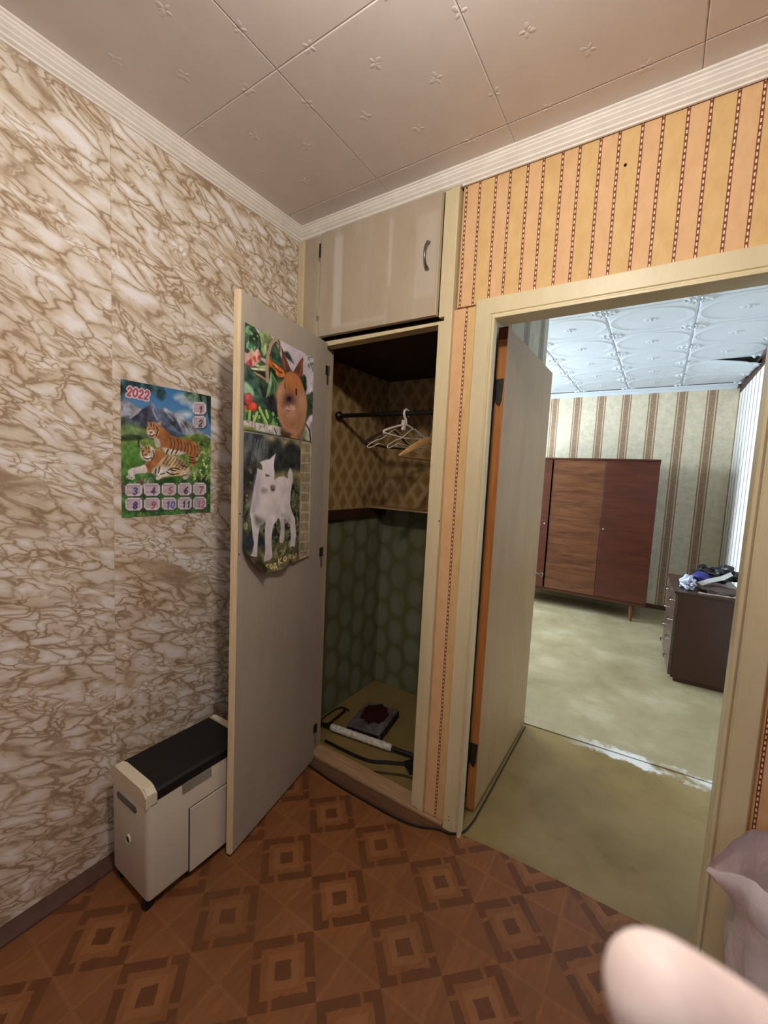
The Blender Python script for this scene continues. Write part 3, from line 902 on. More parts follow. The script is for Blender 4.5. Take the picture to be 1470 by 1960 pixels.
GL = {'0': [[(.5, 0), (.1, .25), (.1, .75), (.5, 1), (.9, .75), (.9, .25), (.5, 0)]], '1': [[(.25, .25), (.6, 0), (.6, 1)]],
      '2': [[(.1, .25), (.45, 0), (.85, .2), (.75, .5), (.1, 1), (.9, 1)]], '3': [[(.1, .12), (.5, 0), (.85, .2), (.5, .45), (.9, .72), (.5, 1), (.08, .88)]],
      '4': [[(.65, 1), (.65, 0), (.05, .68), (.95, .68)]], '5': [[(.85, 0), (.25, 0), (.18, .42), (.6, .38), (.9, .7), (.5, 1), (.08, .88)]],
      '6': [[(.8, .05), (.3, .3), (.1, .7), (.5, 1), (.88, .72), (.5, .5), (.14, .7)]], '7': [[(.08, 0), (.92, 0), (.4, 1)]],
      '8': [[(.5, .46), (.15, .25), (.5, 0), (.85, .25), (.5, .46), (.1, .74), (.5, 1), (.9, .74), (.5, .46)]],
      '9': [[(.86, .3), (.5, .5), (.12, .28), (.5, 0), (.9, .3), (.7, .75), (.25, 1)]],
      'г': [[(.15, 1), (.15, 0), (.85, 0)]], 'о': [[(.5, 0), (.1, .5), (.5, 1), (.9, .5), (.5, 0)]],
      'д': [[(.0, 1.15), (.05, .85), (.95, .85), (1, 1.15)], [(.2, .85), (.35, 0), (.8, 0), (.8, .85)]],
      'К': [[(.1, 0), (.1, 1)], [(.9, 0), (.1, .5), (.95, 1)]], 'О': [[(.5, 0), (.1, .5), (.5, 1), (.9, .5), (.5, 0)]],
      'З': [[(.1, .1), (.5, 0), (.85, .22), (.4, .47), (.9, .74), (.5, 1), (.05, .88)]], 'Ы': [[(.05, 0), (.05, 1), (.5, .95), (.55, .6), (.05, .5)], [(.95, 0), (.95, 1)]]}
SHARP = set('147гдКЫ')
def text(s, txt, x, y, w, h, wid, col, dx, slope=0, slant=0):
    for i, ch in enumerate(txt):
        for st in GL.get(ch, []):
            pts = [(x+i*dx+px*w+(1-py)*slant, y+py*h+(i*dx+px*w)*slope) for px, py in st]
            s.line(pts, wid, col, amt=0, smooth=ch not in SHARP)

def sheet_mesh(name, sh, nx, ny, fn, label, cat, mat4=None, group=None):
    """fn(u, v) -> local position; colours sampled from the canvas"""
    us, vs_ = np.linspace(0, 1, nx), np.linspace(0, 1, ny)
    co = np.array([fn(u, v) for v in vs_ for u in us], np.float32)
    yi = np.clip((vs_*sh.h).astype(int), 0, sh.h-1); xi = np.clip((us*sh.w).astype(int), 0, sh.w-1)
    c = np.clip(sh.a[yi][:, xi].reshape(-1, 3), 0, 1)
    c = c*.86 + c.mean(1, keepdims=True)*.11 + .03
    lin = np.where(c <= .04045, c/12.92, ((c+.055)/1.055)**2.4)
    idx = np.arange(nx*ny).reshape(ny, nx)
    f = np.stack([idx[:-1, :-1], idx[1:, :-1], idx[1:, 1:], idx[:-1, 1:]], -1).reshape(-1, 4)
    me = bpy.data.meshes.new(name); me.from_pydata(co.tolist(), [], f.tolist())
    at = me.color_attributes.new('print', 'FLOAT_COLOR', 'POINT')
    at.data.foreach_set('color', np.concatenate([lin, np.ones((len(lin), 1))], 1).astype(np.float32).ravel())
    if 'printed_paper' not in MATS:
        t = NT('printed_paper', .38, .4)
        n = t.n.new('ShaderNodeVertexColor'); n.layer_name = 'print'; t.color(n.outputs[0])
        MATS['printed_paper'] = t.m
    o = link(name, me, MATS['printed_paper'], None, False)
    me.polygons.foreach_set('use_smooth', [True]*len(me.polygons))
    if mat4 is not None: o.matrix_world = mat4
    return tag(o, label, cat, group)

# ---- tiger calendar on the marble wall
CY0, CY1, CZ0, CZ1 = .692, 1.025, 1.226, 1.686
k = Sheet(380, 520, [(190, 172), (1240, 378), (1228, 1722), (200, 1772)])
k.grad((52, 122, 190), (170, 200, 225), .03)
for c_, r_ in (((900, 390), (90, 38)), ((965, 445), (80, 30)), ((930, 590), (90, 40)), ((1050, 500), (60, 30))):
    k.ell(c_, r_[0], r_[1], (205, 220, 235), soft=.03, amt=.1)
k.poly([(190, 430), (290, 435), (420, 520), (520, 600), (700, 700), (700, 900), (190, 900)], (150, 156, 174), .01, .35, 4)
k.poly([(200, 640), (330, 600), (420, 535), (500, 480), (548, 445), (600, 500), (680, 610), (800, 740), (930, 850), (1240, 900), (1240, 1000), (200, 1000)], (84, 94, 120), .008, .45, 5)
k.poly([(630, 540), (700, 512), (760, 545), (830, 575), (930, 640), (1010, 690), (1100, 760), (1240, 860), (1240, 900), (1050, 860), (900, 800), (760, 690)], (146, 152, 166), .008, .5, 6)
k.poly([(640, 560), (760, 690), (900, 810), (830, 640), (720, 560)], (78, 88, 112), .01, .4, 7)
for a_ in ([(560, 520), (570, 560), (610, 640)], [(850, 620), (930, 720), (960, 780)], [(420, 520), (380, 570), (300, 620)], [(700, 530), (740, 590), (800, 660)]):
    k.line(a_, .016, (196, 200, 210), fade=.6)
k.poly([(640, 720), (800, 780), (1000, 850), (1240, 870), (1240, 960), (640, 960)], (62, 78, 100), .015, .3, 8)
k.poly([(190, 610), (300, 670), (400, 710), (510, 740), (560, 880), (190, 900)], (76, 98, 84), .01, .35, 9)
k.poly([(190, 870), (400, 860), (700, 880), (1240, 880), (1240, 1800), (190, 1800)], (122, 158, 66), .012, .3, 10)
k.poly([(190, 700), (480, 760), (500, 850), (190, 870)], (104, 136, 78), .02, .3, 11)
k.poly([(200, 830), (300, 810), (420, 835), (420, 875), (200, 880)], (48, 74, 48), .012, .4, 12)
k.line([(395, 870), (392, 960)], .02, (40, 66, 40)); k.ell((370, 965), 40, 30, (40, 66, 40), soft=.01)
k.poly([(1130, 890), (1160, 960), (1100, 950)], (40, 70, 50), .006)
k.poly([(190, 1000), (420, 960), (700, 1100), (1000, 1180), (1240, 1150), (1240, 1800), (190, 1800)], (82, 136, 54), .03, .35, 13)
k.poly([(190, 1290), (500, 1270), (1000, 1310), (1240, 1260), (1240, 1800), (190, 1800)], (52, 108, 48), .03, .45, 14)
k.poly([(190, 168), (400, 205), (640, 240), (705, 320), (712, 390), (650, 425), (580, 370), (500, 320), (380, 330), (260, 350), (195, 420)], (44, 84, 96), .012, .6, 15)
k.poly([(930, 330), (1240, 380), (1240, 640), (1200, 480), (1120, 440), (1010, 450)], (92, 128, 104), .015, .5, 16)
k.line([(1105, 350), (1118, 400), (1132, 450)], .022, (22, 26, 30)); k.poly([(1185, 380), (1240, 390), (1240, 700), (1205, 600)], (34, 50, 40), .01, .5, 17)
# standing tiger
k.poly([(590, 720), (650, 720), (720, 770), (800, 840), (920, 870), (1020, 890), (1090, 950), (1110, 1010), (1095, 1080), (1075, 1160), (1030, 1200), (1000, 1150), (975, 1060), (900, 1040), (780, 1050), (690, 1020), (620, 960), (580, 880)], (176, 108, 60), .005, .16, 20)
k.poly([(660, 965), (760, 985), (880, 1005), (960, 1030), (870, 1055), (760, 1050), (690, 1020)], (222, 206, 190), .008, .2, 21)
k.poly([(575, 850), (630, 870), (650, 950), (605, 965), (580, 900)], (224, 214, 208), .006, .15, 22)
for i_, x_ in enumerate((760, 800, 845, 885, 925, 960, 1000, 1040, 1075)):
    k.line([(x_, 850+i_*13), (x_+14, 910+i_*12), (x_+2, 985+i_*10)], .010, (76, 44, 30), fade=.85)
for y_ in (1080, 1110, 1140): k.line([(985, y_), (1040, y_+10), (1090, y_-10)], .012, (58, 30, 22))
for x_ in (740, 800, 850): k.line([(x_, 990), (x_-25, 1040)], .014, (46, 36, 34))
k.ell((562, 765), 76, 92, (204, 142, 92), soft=.006); k.ell((540, 800), 44, 42, (232, 220, 208), soft=.008)
k.poly([(495, 660), (535, 680), (510, 720)], (210, 160, 120), .004); k.poly([(610, 690), (660, 655), (650, 720)], (196, 150, 110), .004)
k.ell((538, 790), 16, 10, (90, 50, 44)); k.line([(520, 820), (545, 835), (575, 820)], .012, (60, 36, 32))
for p_ in ((522, 752), (575, 745)): k.ell(p_, 10, 8, (40, 28, 24))
for a_ in ([(600, 720), (625, 770)], [(615, 780), (600, 830)], [(540, 690), (545, 720)], [(570, 690), (570, 720)]): k.line(a_, .012, (60, 34, 26))
# lying tiger
k.poly([(590, 985), (680, 1030), (780, 1065), (880, 1090), (950, 1150), (990, 1210), (985, 1270), (900, 1295), (780, 1305), (660, 1315), (600, 1300), (540, 1260), (470, 1250), (450, 1180)], (212, 180, 134), .005, .25, 30)
k.poly([(585, 985), (680, 1030), (700, 1060), (620, 1150), (560, 1240), (490, 1262), (455, 1215), (500, 1130), (560, 1090)], (176, 112, 58), .006, .16, 31)
k.poly([(560, 1210), (680, 1190), (780, 1230), (740, 1300), (620, 1305), (560, 1265)], (226, 216, 206), .01, .2, 32)
k.poly([(470, 1165), (420, 1180), (320, 1200), (272, 1235), (275, 1275), (250, 1300), (300, 1335), (355, 1325), (350, 1275), (420, 1265), (500, 1250)], (230, 222, 216), .005, .15, 33)
k.poly([(610, 1300), (700, 1300), (650, 1330), (610, 1345), (595, 1325)], (226, 218, 210), .005); k.poly([(910, 1250), (990, 1240), (1000, 1300), (940, 1345), (905, 1320)], (214, 200, 180), .005)
k.ell((498, 1030), 86, 94, (222, 206, 188), soft=.006); k.poly([(415, 910), (455, 960), (420, 1000)], (214, 196, 180), .004); k.poly([(560, 990), (600, 985), (585, 1040)], (200, 176, 150), .004)
k.ell((480, 1010), 46, 60, (196, 150, 92), soft=.015); k.ell((505, 1085), 40, 30, (236, 230, 224), soft=.008)
k.ell((480, 1050), 18, 12, (126, 70, 60)); k.line([(460, 1085), (500, 1098), (545, 1085)], .012, (60, 44, 40))
for p_ in ((450, 1005), (520, 1015)): k.ell(p_, 12, 8, (44, 40, 34))
for a_ in ([(430, 970), (445, 1060)], [(560, 1000), (575, 1060), (545, 1110)], [(480, 950), (485, 985)], [(510, 955), (515, 985)]): k.line(a_, .010, (74, 54, 40))
for i_ in range(8):
    x_ = 690+i_*36; k.line([(x_+50, 1066+i_*13), (x_+24, 1106+i_*12), (x_-12, 1158+i_*11)], .009, (70, 48, 34), fade=.85)
for a_ in ([(740, 1230), (800, 1205), (870, 1225)], [(720, 1250), (780, 1280), (860, 1270)], [(650, 1275), (700, 1268)], [(770, 1230), (830, 1240)], [(900, 1180), (960, 1200)], [(910, 1300), (950, 1290)], [(600, 1210), (585, 1270)], [(640, 1195), (625, 1260)]): k.line(a_, .013, (46, 32, 30))
k.line([(1000, 1180), (1035, 1200), (1010, 1260)], .014, (190, 160, 110))
# flowers and grass
k.speck([(1060, 1000), (1240, 1000), (1240, 1420), (1020, 1380)], (196, 206, 120), 34, .60, 40); k.speck([(1060, 1000), (1240, 1000), (1240, 1420), (1020, 1380)], (236, 238, 226), 46, .66, 41)
k.speck([(190, 1300), (560, 1290), (560, 1560), (190, 1560)], (214, 190, 206), 30, .60, 42); k.ell((405, 1360), 30, 22, (150, 60, 80), soft=.01); k.ell((215, 1440), 22, 50, (140, 50, 90), soft=.01); k.ell((490, 1345), 34, 26, (206, 200, 206), soft=.01)
k.speck([(190, 1250), (1240, 1250), (1240, 1800), (190, 1800)], (108, 150, 70), 40, .62, 43)
# month blocks
def month(x0, x1, y0, y1, num, col):
    r = 32
    pts = [(x0+r, y0), (x1-r, y0), (x1, y0+r), (x1, y1-r), (x1-r, y1), (x0+r, y1), (x0, y1-r), (x0, y0+r)]
    k.poly([(a+8, b+12) for a, b in pts], (60, 64, 62), .012, 0, smooth=False)
    k.poly(pts, (226, 212, 220), .003, .06, 50, False)
    for j_ in range(6):
        y_ = y0 + 26 + j_*(y1-y0-44)/6.0
        for i_ in range(6):
            xa = x0 + 20 + i_*(x1-x0-40)/6.0
            k.line([(xa, y_), (xa + (x1-x0)*.075, y_)], .009, (172, 150, 168) if j_ else (150, 128, 150))
    W = (x1-x0)*.26 if len(num) == 1 else (x1-x0)*.24
    xc = (x0+x1)/2 + 12 - (0 if len(num) == 1 else (x1-x0)*.15)
    text(k, num, xc - W/2, y0 + (y1-y0)*.36, W, (y1-y0)*.50, .0165, col, (x1-x0)*.32, 0, 10)
month(1022, 1185, 446, 590, '1', (128, 70, 66)); month(1022, 1185, 606, 745, '2', (72, 74, 84))
for i_, (x0, x1) in enumerate(((240, 440), (458, 645), (664, 835), (850, 1016), (1030, 1184))):
    month(x0, x1, 1380, 1526, str(3+i_), [(76, 76, 150), (96, 66, 130), (186, 96, 110), (58, 56, 88), (150, 100, 110)][i_])
    month(x0, x1, 1545, 1692, str(8+i_), [(66, 58, 130), (186, 90, 116), (84, 92, 190), (60, 86, 86), (196, 116, 136)][i_])
text(k, '2022', 262, 266, 48, 92, .040, (240, 214, 222), 66, .22, 16); text(k, '2022', 262, 266, 48, 92, .021, (176, 86, 104), 66, .22, 16)
def cal_fn(u, v):
    off = .0022 + .0025*math.sin(u*3.1)*(1-v)*.6 + .0035*max(0, u-.9)/.1*v
    return (XL + off, CY0 + (CY1-CY0)*u, CZ1 - (CZ1-CZ0)*v + .004*u)
sheet_mesh('wall_calendar', k, 220, 300, cal_fn, 'calendar sheet with two tigers before mountains on the marble print wall', 'calendar')

# ---- rabbit sheet on the closet door
r = Sheet(400, 340, [(75, 58), (1192, 640), (1165, 1962), (78, 1852)])
r.grad((54, 84, 58), (44, 70, 46), .5, 60)
r.poly([(560, 300), (1200, 620), (1200, 1240), (1080, 1200), (1050, 960), (900, 900), (800, 780), (660, 620), (600, 420)], (206, 198, 212), .01, .06, 61)
r.poly([(70, 50), (250, 150), (330, 320), (345, 520), (250, 620), (70, 600)], (44, 92, 66), .006, .6, 62); r.speck([(70, 50), (320, 200), (330, 560), (70, 600)], (128, 176, 120), 26, .60, 63)
r.line([(230, 140), (310, 280), (335, 420), (325, 560)], .02, (24, 52, 42)); r.poly([(235, 140), (330, 200), (300, 250)], (224, 220, 224), .004)
r.poly([(310, 200), (420, 225), (525, 300), (510, 420), (430, 470), (420, 590), (360, 540), (350, 400)], (146, 172, 106), .008, .35, 64); r.poly([(430, 400), (445, 560), (400, 620), (380, 560)], (168, 196, 132), .008, .2, 65)
r.poly([(510, 280), (575, 310), (545, 350)], (226, 222, 226), .004)
# radish bunch
r.poly([(75, 555), (130, 590), (195, 500), (235, 560), (300, 500), (350, 640), (330, 720), (200, 800), (80, 740)], (226, 176, 162), .005, .2, 66)
for c_, q_ in (((182, 700), 26), ((240, 660), 28), ((325, 655), 34), ((255, 700), 22)): r.ell(c_, q_, q_*1.3, (176, 74, 66), soft=.006); 
r.ell((155, 765), 52, 68, (176, 48, 72), soft=.006); r.ell((140, 750), 18, 24, (208, 96, 116), soft=.01)
for i_ in range(7): r.line([(200+i_*20, 735+i_*8), (300+i_*12, 790+i_*6), (440, 790+i_*12)], .014, (206, 210, 156) if i_ % 2 else (150, 160, 104))
r.poly([(190, 820), (440, 840), (440, 870), (200, 850)], (214, 214, 176), .005); r.poly([(250, 870), (440, 900), (440, 1010), (330, 950)], (40, 34, 30), .01)
r.line([(240, 900), (340, 950), (440, 1010)], .02, (172, 140, 104)); r.poly([(360, 650), (450, 690), (440, 740), (360, 690)], (228, 222, 226), .004)
# lower leaves
r.poly([(75, 770), (220, 880), (340, 1030), (400, 1200), (460, 1500), (300, 1450), (75, 1300)], (58, 92, 78), .008, .45, 67); r.poly([(75, 1060), (200, 1140), (250, 1290), (75, 1240)], (132, 178, 142), .012, .25, 68)
r.poly([(340, 1060), (430, 1200), (620, 1300), (660, 1640), (560, 1560), (420, 1400)], (32, 38, 42), .015, .4, 69)
for i_ in range(6): r.line([(520, 890), (500+i_*26, 1080), (450+i_*40, 1300-i_*30)], .018, (92, 134, 88) if i_ % 2 else (60, 98, 66))
r.poly([(520, 900), (480, 1080), (445, 1300), (500, 1200), (530, 1050)], (130, 164, 126), .006, .2, 70)
# basket handle
r.line([(462, 1020), (455, 800), (470, 620), (530, 430), (610, 345), (650, 410), (655, 540)], .045, (176, 148, 124)); r.line([(500, 620), (545, 470), (600, 400), (625, 430)], .014, (60, 50, 44)); r.line([(635, 360), (655, 440), (655, 540)], .02, (96, 80, 70))
r.poly([(530, 500), (600, 440), (660, 560), (700, 780), (600, 740), (520, 620)], (52, 82, 62), .01, .5, 71); r.poly([(720, 560), (800, 560), (890, 740), (830, 700), (760, 640)], (66, 84, 72), .01, .4, 72)
# carrot
r.poly([(468, 690), (500, 680), (600, 760), (720, 850), (745, 930), (700, 965), (620, 900), (540, 810), (475, 780)], (214, 112, 42), .005, .25, 73); r.poly([(600, 880), (690, 880), (740, 930), (690, 970), (620, 940)], (222, 116, 44), .005, .2, 74); r.line([(540, 770), (640, 870), (700, 890)], .018, (120, 56, 24))
# right hand foliage
r.poly([(1030, 920), (1080, 960), (1100, 1150), (1180, 1200), (1170, 1560), (1110, 1620), (1060, 1400), (1000, 1100)], (52, 76, 56), .01, .5, 75); r.speck([(1040, 560), (1200, 620), (1200, 900), (1060, 880)], (120, 140, 128), 24, .56, 76)
r.poly([(1080, 1200), (1140, 1010), (1180, 980), (1160, 1180), (1110, 1230)], (214, 208, 216), .01)
# tomatoes, broccoli, rim of the basket
r.ell((148, 1335), 70, 98, (190, 58, 62), soft=.006); r.ell((130, 1310), 26, 30, (222, 120, 118), soft=.02); r.ell((226, 1462), 76, 78, (222, 62, 40), soft=.006); r.ell((235, 1455), 20, 20, (246, 130, 90), soft=.02); r.ell((105, 1490), 34, 50, (208, 70, 50), soft=.01)
r.poly([(80, 1560), (250, 1540), (400, 1480), (560, 1560), (660, 1640), (680, 1770), (80, 1700)], (48, 92, 52), .01, .5, 77); r.speck([(80, 1500), (660, 1500), (680, 1770), (80, 1710)], (146, 192, 96), 26, .57, 78)
for a_ in ([(340, 1480), (400, 1600), (470, 1730)], [(180, 1540), (170, 1690)], [(300, 1560), (250, 1700)], [(450, 1520), (480, 1620)]): r.line(a_, .03, (168, 204, 110))
r.poly([(75, 1690), (330, 1725), (720, 1775), (700, 1900), (330, 1850), (75, 1800)], (206, 200, 196), .006, .12, 79); r.speck([(75, 1690), (720, 1775), (700, 1900), (75, 1800)], (140, 134, 132), 50, .58, 80)
r.poly([(75, 1785), (250, 1800), (260, 1850), (75, 1850)], (168, 184, 96), .01, .3, 81); r.line([(590, 1800), (620, 1880)], .014, (60, 56, 50))
r.poly([(1100, 1630), (1195, 1570), (1195, 1990), (1050, 1990)], (208, 198, 210), .008); r.poly([(1000, 1850), (1130, 1800), (1150, 1980), (980, 1980)], (140, 150, 128), .015, .4, 82); r.line([(1085, 1700), (1140, 1810), (1150, 1960)], .022, (52, 58, 46))
# rabbit
r.poly([(690, 1880), (720, 1770), (900, 1760), (1040, 1800), (990, 1930), (900, 1960), (760, 1940)], (70, 50, 36), .015, .4, 83)
r.ell((862, 1430), 240, 420, (198, 142, 106), soft=.012, amt=.06, seed=84)
r.poly([(760, 1560), (980, 1540), (1080, 1600), (1040, 1800), (960, 1920), (900, 1930), (840, 1830), (740, 1760)], (206, 150, 112), .05, .05, 85); r.ell((880, 1720), 70, 70, (160, 108, 78), soft=.06)
r.poly([(683, 465), (730, 580), (790, 720), (835, 870), (790, 920), (735, 900), (705, 760), (695, 620)], (112, 62, 48), .005, .25, 86); r.poly([(1036, 645), (1030, 800), (1025, 920), (975, 975), (880, 900), (930, 780), (985, 690)], (124, 68, 48), .005, .25, 87)
r.line([(700, 520), (740, 660), (790, 860)], .012, (64, 40, 36)); r.line([(1020, 690), (1000, 820), (985, 930)], .016, (170, 96, 66))
r.poly([(760, 900), (860, 870), (960, 940), (1030, 1080), (1060, 1250), (1000, 1420), (840, 1500), (690, 1440), (610, 1280), (650, 1120), (720, 1000)], (190, 118, 66), .012, .06, 88)
r.poly([(640, 1140), (720, 1080), (740, 1250), (680, 1400), (615, 1290)], (204, 152, 120), .05, .04, 89); r.poly([(930, 1250), (1040, 1200), (1080, 1350), (1000, 1480), (900, 1420)], (206, 152, 116), .05, .04, 90)
r.ell((818, 1330), 96, 104, (128, 84, 72), soft=.08); r.ell((818, 1335), 66, 70, (84, 54, 56), soft=.04); r.ell((815, 1310), 34, 40, (40, 26, 40), soft=.01); r.ell((835, 1465), 96, 52, (212, 168, 148), soft=.02); r.line([(770, 1500), (820, 1500)], .010, (150, 104, 86)); r.line([(818, 1400), (818, 1450)], .010, (120, 80, 70)); r.poly([(700, 1560), (760, 1540), (800, 1700), (780, 1790), (720, 1700)], (170, 114, 78), .05, .05, 91); r.poly([(940, 1560), (1010, 1540), (1020, 1720), (960, 1820), (920, 1700)], (176, 120, 84), .05, .05, 92)
r.poly([(918, 1150), (938, 1150), (940, 1240), (922, 1250)], (40, 22, 18), .004); r.line([(745, 1060), (750, 1140)], .016, (96, 56, 36))
r.ell((900, 1925), 50, 50, (196, 120, 84), soft=.01); r.line([(880, 1930), (885, 1975)], .01, (90, 50, 36)); r.line([(915, 1930), (918, 1975)], .01, (90, 50, 36))
RS0, RS1, RZ0, RZ1 = .028, .450, 1.5405, 1.890
def rab_fn(u, v):
    return (RS0 + (RS1-RS0)*u, -.0016 - .002*math.sin(v*2.2)*(.4+.6*u) - .003*max(0, u-.93)/.07, RZ1 - (RZ1-RZ0)*v)
sheet_mesh('rabbit_poster', r, 230, 195, rab_fn, 'poster of a brown rabbit among vegetables, top sheet on the open closet door', 'poster', DM)

# ---- goat calendar below it
g = Sheet(360, 450, [(52, 52), (918, 158), (905, 1640), (48, 1870)])
g.grad((62, 70, 66), (96, 100, 70), .4, 100)
g.poly([(50, 50), (340, 70), (330, 300), (200, 480), (50, 520)], (70, 78, 82), .03, .5, 101); g.poly([(340, 70), (760, 140), (760, 230), (640, 180), (560, 230), (480, 140), (420, 190), (350, 150)], (168, 158, 122), .04, .3, 102)
g.poly([(350, 200), (470, 130), (540, 220), (650, 150), (770, 260), (770, 500), (440, 540), (350, 400)], (46, 52, 54), .03, .4, 103)
for i_ in range(9): g.line([(120+i_*26, 470), (150+i_*24, 330-(i_ % 3)*40), (190+i_*18, 130+(i_ % 2)*60)], .008, (120, 126, 124), fade=.7)
g.poly([(430, 540), (770, 505), (770, 650), (680, 680), (430, 640)], (124, 118, 78), .03, .35, 104); g.poly([(50, 520), (230, 480), (180, 900), (50, 960)], (52, 52, 46), .03, .5, 105)
g.poly([(50, 900), (770, 680), (770, 1500), (50, 1560)], (76, 84, 58), .04, .6, 106); g.speck([(50, 500), (770, 660), (770, 1500), (50, 1560)], (142, 146, 118), 26, .60, 107); g.speck([(50, 500), (770, 660), (770, 1500), (50, 1560)], (30, 34, 38), 18, .60, 108)
g.poly([(50, 1330), (300, 1300), (330, 1560), (50, 1600)], (38, 48, 58), .03, .4, 109); g.poly([(50, 1560), (400, 1440), (780, 1420), (780, 1700), (48, 1900)], (112, 104, 70), .03, .4, 110); g.speck([(50, 1500), (780, 1420), (780, 1700), (48, 1900)], (84, 92, 58), 24, .52, 111)
# calendar strip
g.poly([(775, 120), (930, 150), (930, 1660), (770, 1700)], (184, 172, 138), .008, .2, 112, smooth=False)
for j_ in range(12):
    y0 = 160+j_*124
    for i_ in range(7):
        g.line([(796+i_*15, y0+14), (796+i_*15, y0+104)], .007, (126, 116, 92), fade=.75, smooth=False)
    for q_ in range(4): g.line([(795, y0+24+q_*24), (895, y0+26+q_*24)], .006, (140, 130, 104), fade=.6, smooth=False)
    g.line([(780, y0), (905, y0+4)], .012, (206, 196, 160), fade=.8, smooth=False)
g.line([(778, 200), (780, 900), (778, 1600)], .012, (160, 150, 120)); g.line([(905, 170), (905, 1640)], .014, (206, 196, 160))
# kid
WH = (226, 220, 226)
g.poly([(510, 1085), (575, 1110), (580, 1380), (520, 1392), (535, 1210)], (206, 200, 200), .006, .06)
g.poly([(215, 480), (275, 520), (320, 640), (430, 620), (500, 582), (560, 578), (612, 606), (612, 530), (640, 470), (672, 530), (676, 640), (655, 780), (650, 920), (682, 1040), (716, 1100), (724, 1200), (736, 1310), (716, 1455), (655, 1455), (668, 1300), (655, 1190), (600, 1110), (500, 1100), (440, 1180), (420, 1290), (418, 1420), (430, 1550), (410, 1605), (328, 1632), (342, 1480), (328, 1280), (334, 1140), (260, 1190), (246, 1300), (240, 1440), (236, 1550), (196, 1650), (106, 1650), (120, 1600), (176, 1520), (192, 1400), (170, 1290), (150, 1120), (128, 1040), (150, 900), (180, 700), (210, 560)], WH, .005, .05, 113, smooth=False)
g.poly([(245, 410), (330, 376), (368, 372), (445, 298), (428, 395), (424, 450), (436, 530), (432, 640), (446, 700), (440, 752), (410, 772), (345, 742), (298, 722), (278, 620), (262, 520)], (232, 226, 230), .005, .05, 114, smooth=False)
g.poly([(180, 720), (230, 520), (270, 640), (250, 820), (200, 1000), (150, 1000)], (190, 184, 200), .04, .08, 115); g.poly([(200, 1060), (310, 1120), (320, 1150), (250, 1200), (200, 1140)], (122, 124, 122), .025, .2, 116)
g.poly([(540, 1050), (640, 1090), (650, 1180), (590, 1120)], (178, 172, 168), .03, .08, 117); g.poly([(280, 730), (345, 745), (330, 790), (280, 780)], (150, 146, 140), .02, .1, 118); g.poly([(300, 880), (340, 800), (440, 790), (400, 960)], (236, 232, 228), .05, .04, 119)
g.poly([(240, 418), (268, 440), (276, 505), (250, 470)], (74, 72, 70), .006); g.ell((345, 572), 24, 12, (56, 46, 58), soft=.006); g.line([(320, 556), (370, 580)], .01, (90, 80, 90)); g.poly([(385, 700), (440, 690), (446, 745), (410, 772)], (122, 96, 104), .012); g.line([(400, 742), (438, 748)], .012, (60, 42, 44))
g.poly([(175, 1530), (236, 1540), (196, 1650), (110, 1648)], (212, 206, 212), .01, .08, 120); g.poly([(345, 1540), (425, 1540), (415, 1605), (330, 1630)], (214, 208, 212), .01, .08, 121)
# words at the foot of the sheet
for col_, wd_ in (((92, 76, 44), .022), ((214, 196, 138), .013)):
    text(g, 'год', 338, 1690, 36, 62, wd_, col_, 46, -.20, 8)
    text(g, 'КОЗЫ', 500, 1608, 46, 78, wd_, col_, 62, -.26, 10)
GS0, GS1, GZ0, GZ1 = .030, .458, 1.020, 1.534
def goat_fn(u, v):
    z = GZ1 - (GZ1-GZ0)*v; s = GS0 + (GS1-GS0)*u
    y = -.0045 - .0015*math.sin(u*5+v*3)
    # torn, wavy lower edge
    if v > .90:
        kk = (v-.90)/.10
        z += kk*(.020*u + .016*math.exp(-((u-.63)/.05)**2) - .006*math.exp(-((u-.48)/.08)**2))
        y -= kk*kk*(.010*(1-u) + .012*math.exp(-((u-.5)/.22)**2))
    # lower left corner rolled forward
    c = (.30-u)*(GS1-GS0)*.72 - (1-v)*(GZ1-GZ0)*.70
    if c > 0:
        R_ = .020; a = c/R_
        if a > 0:
            dx, dz = .72, .70
            back = c - R_*math.sin(min(a, 2.6)); 
            s += dx*back; z += dz*back
            y -= R_*(1-math.cos(min(a, 2.6)))
    return (s, y, z)
sheet_mesh('goat_calendar', g, 220, 272, goat_fn, 'calendar sheet with a white kid goat and curled foot below the rabbit poster', 'calendar', DM)

# ------------------------------------------------------------------ white floor appliance beside the wall
M_IVORY = plain('ivory_plastic', (206, 200, 184), .42, .4, .03, 5)
M_IVORY2 = plain('ivory_plastic_cap', (216, 208, 184), .4, .4, .03, 5)
ap = thing('floor_appliance', 'ivory plastic box appliance with a black top standing by the marble wall', 'appliance', (-1.32, .81, 0))
AX0, AX1, AY0, AY1 = -1.446, -1.224, .622, 1.000
bm = BX(((AX0, AY0, .030), (AX1, AY1, .372)), bev=.014, seg=4)
for v in bm.verts:
    if v.co.z < .06: v.co.y += (.06-v.co.z)*.12 if v.co.y < .8 else 0
body = obj('body', bm, M_IVORY, ap, 35)
def rib(y0, y1):
    bm = bmesh.new(); w = []
    for kx in range(13):
        t_ = kx/12; x = AX0 + (AX1-AX0)*t_
        d = min(x-AX0, AX1-x); z = .410 - (.014 - math.sqrt(max(0, .014**2-(.014-d)**2)) if d < .014 else 0)
        w.append((x, z))
    poly = [(AX0, .355)] + w + [(AX1, .355)]
    prism(bm, poly, lambda p: (p[0], y0, p[1]), lambda p: (p[0], y1, p[1]))
    bmesh.ops.bevel(bm, geom=[e for e in bm.edges if abs(e.verts[0].co.y-e.verts[1].co.y) < 1e-6 and min(e.verts[0].co.z, e.verts[1].co.z) > .36], offset=.005, segments=3, affect='EDGES')
    return bm
obj('front_cap', rib(AY0-.001, AY0+.034), M_IVORY2, ap, 35)
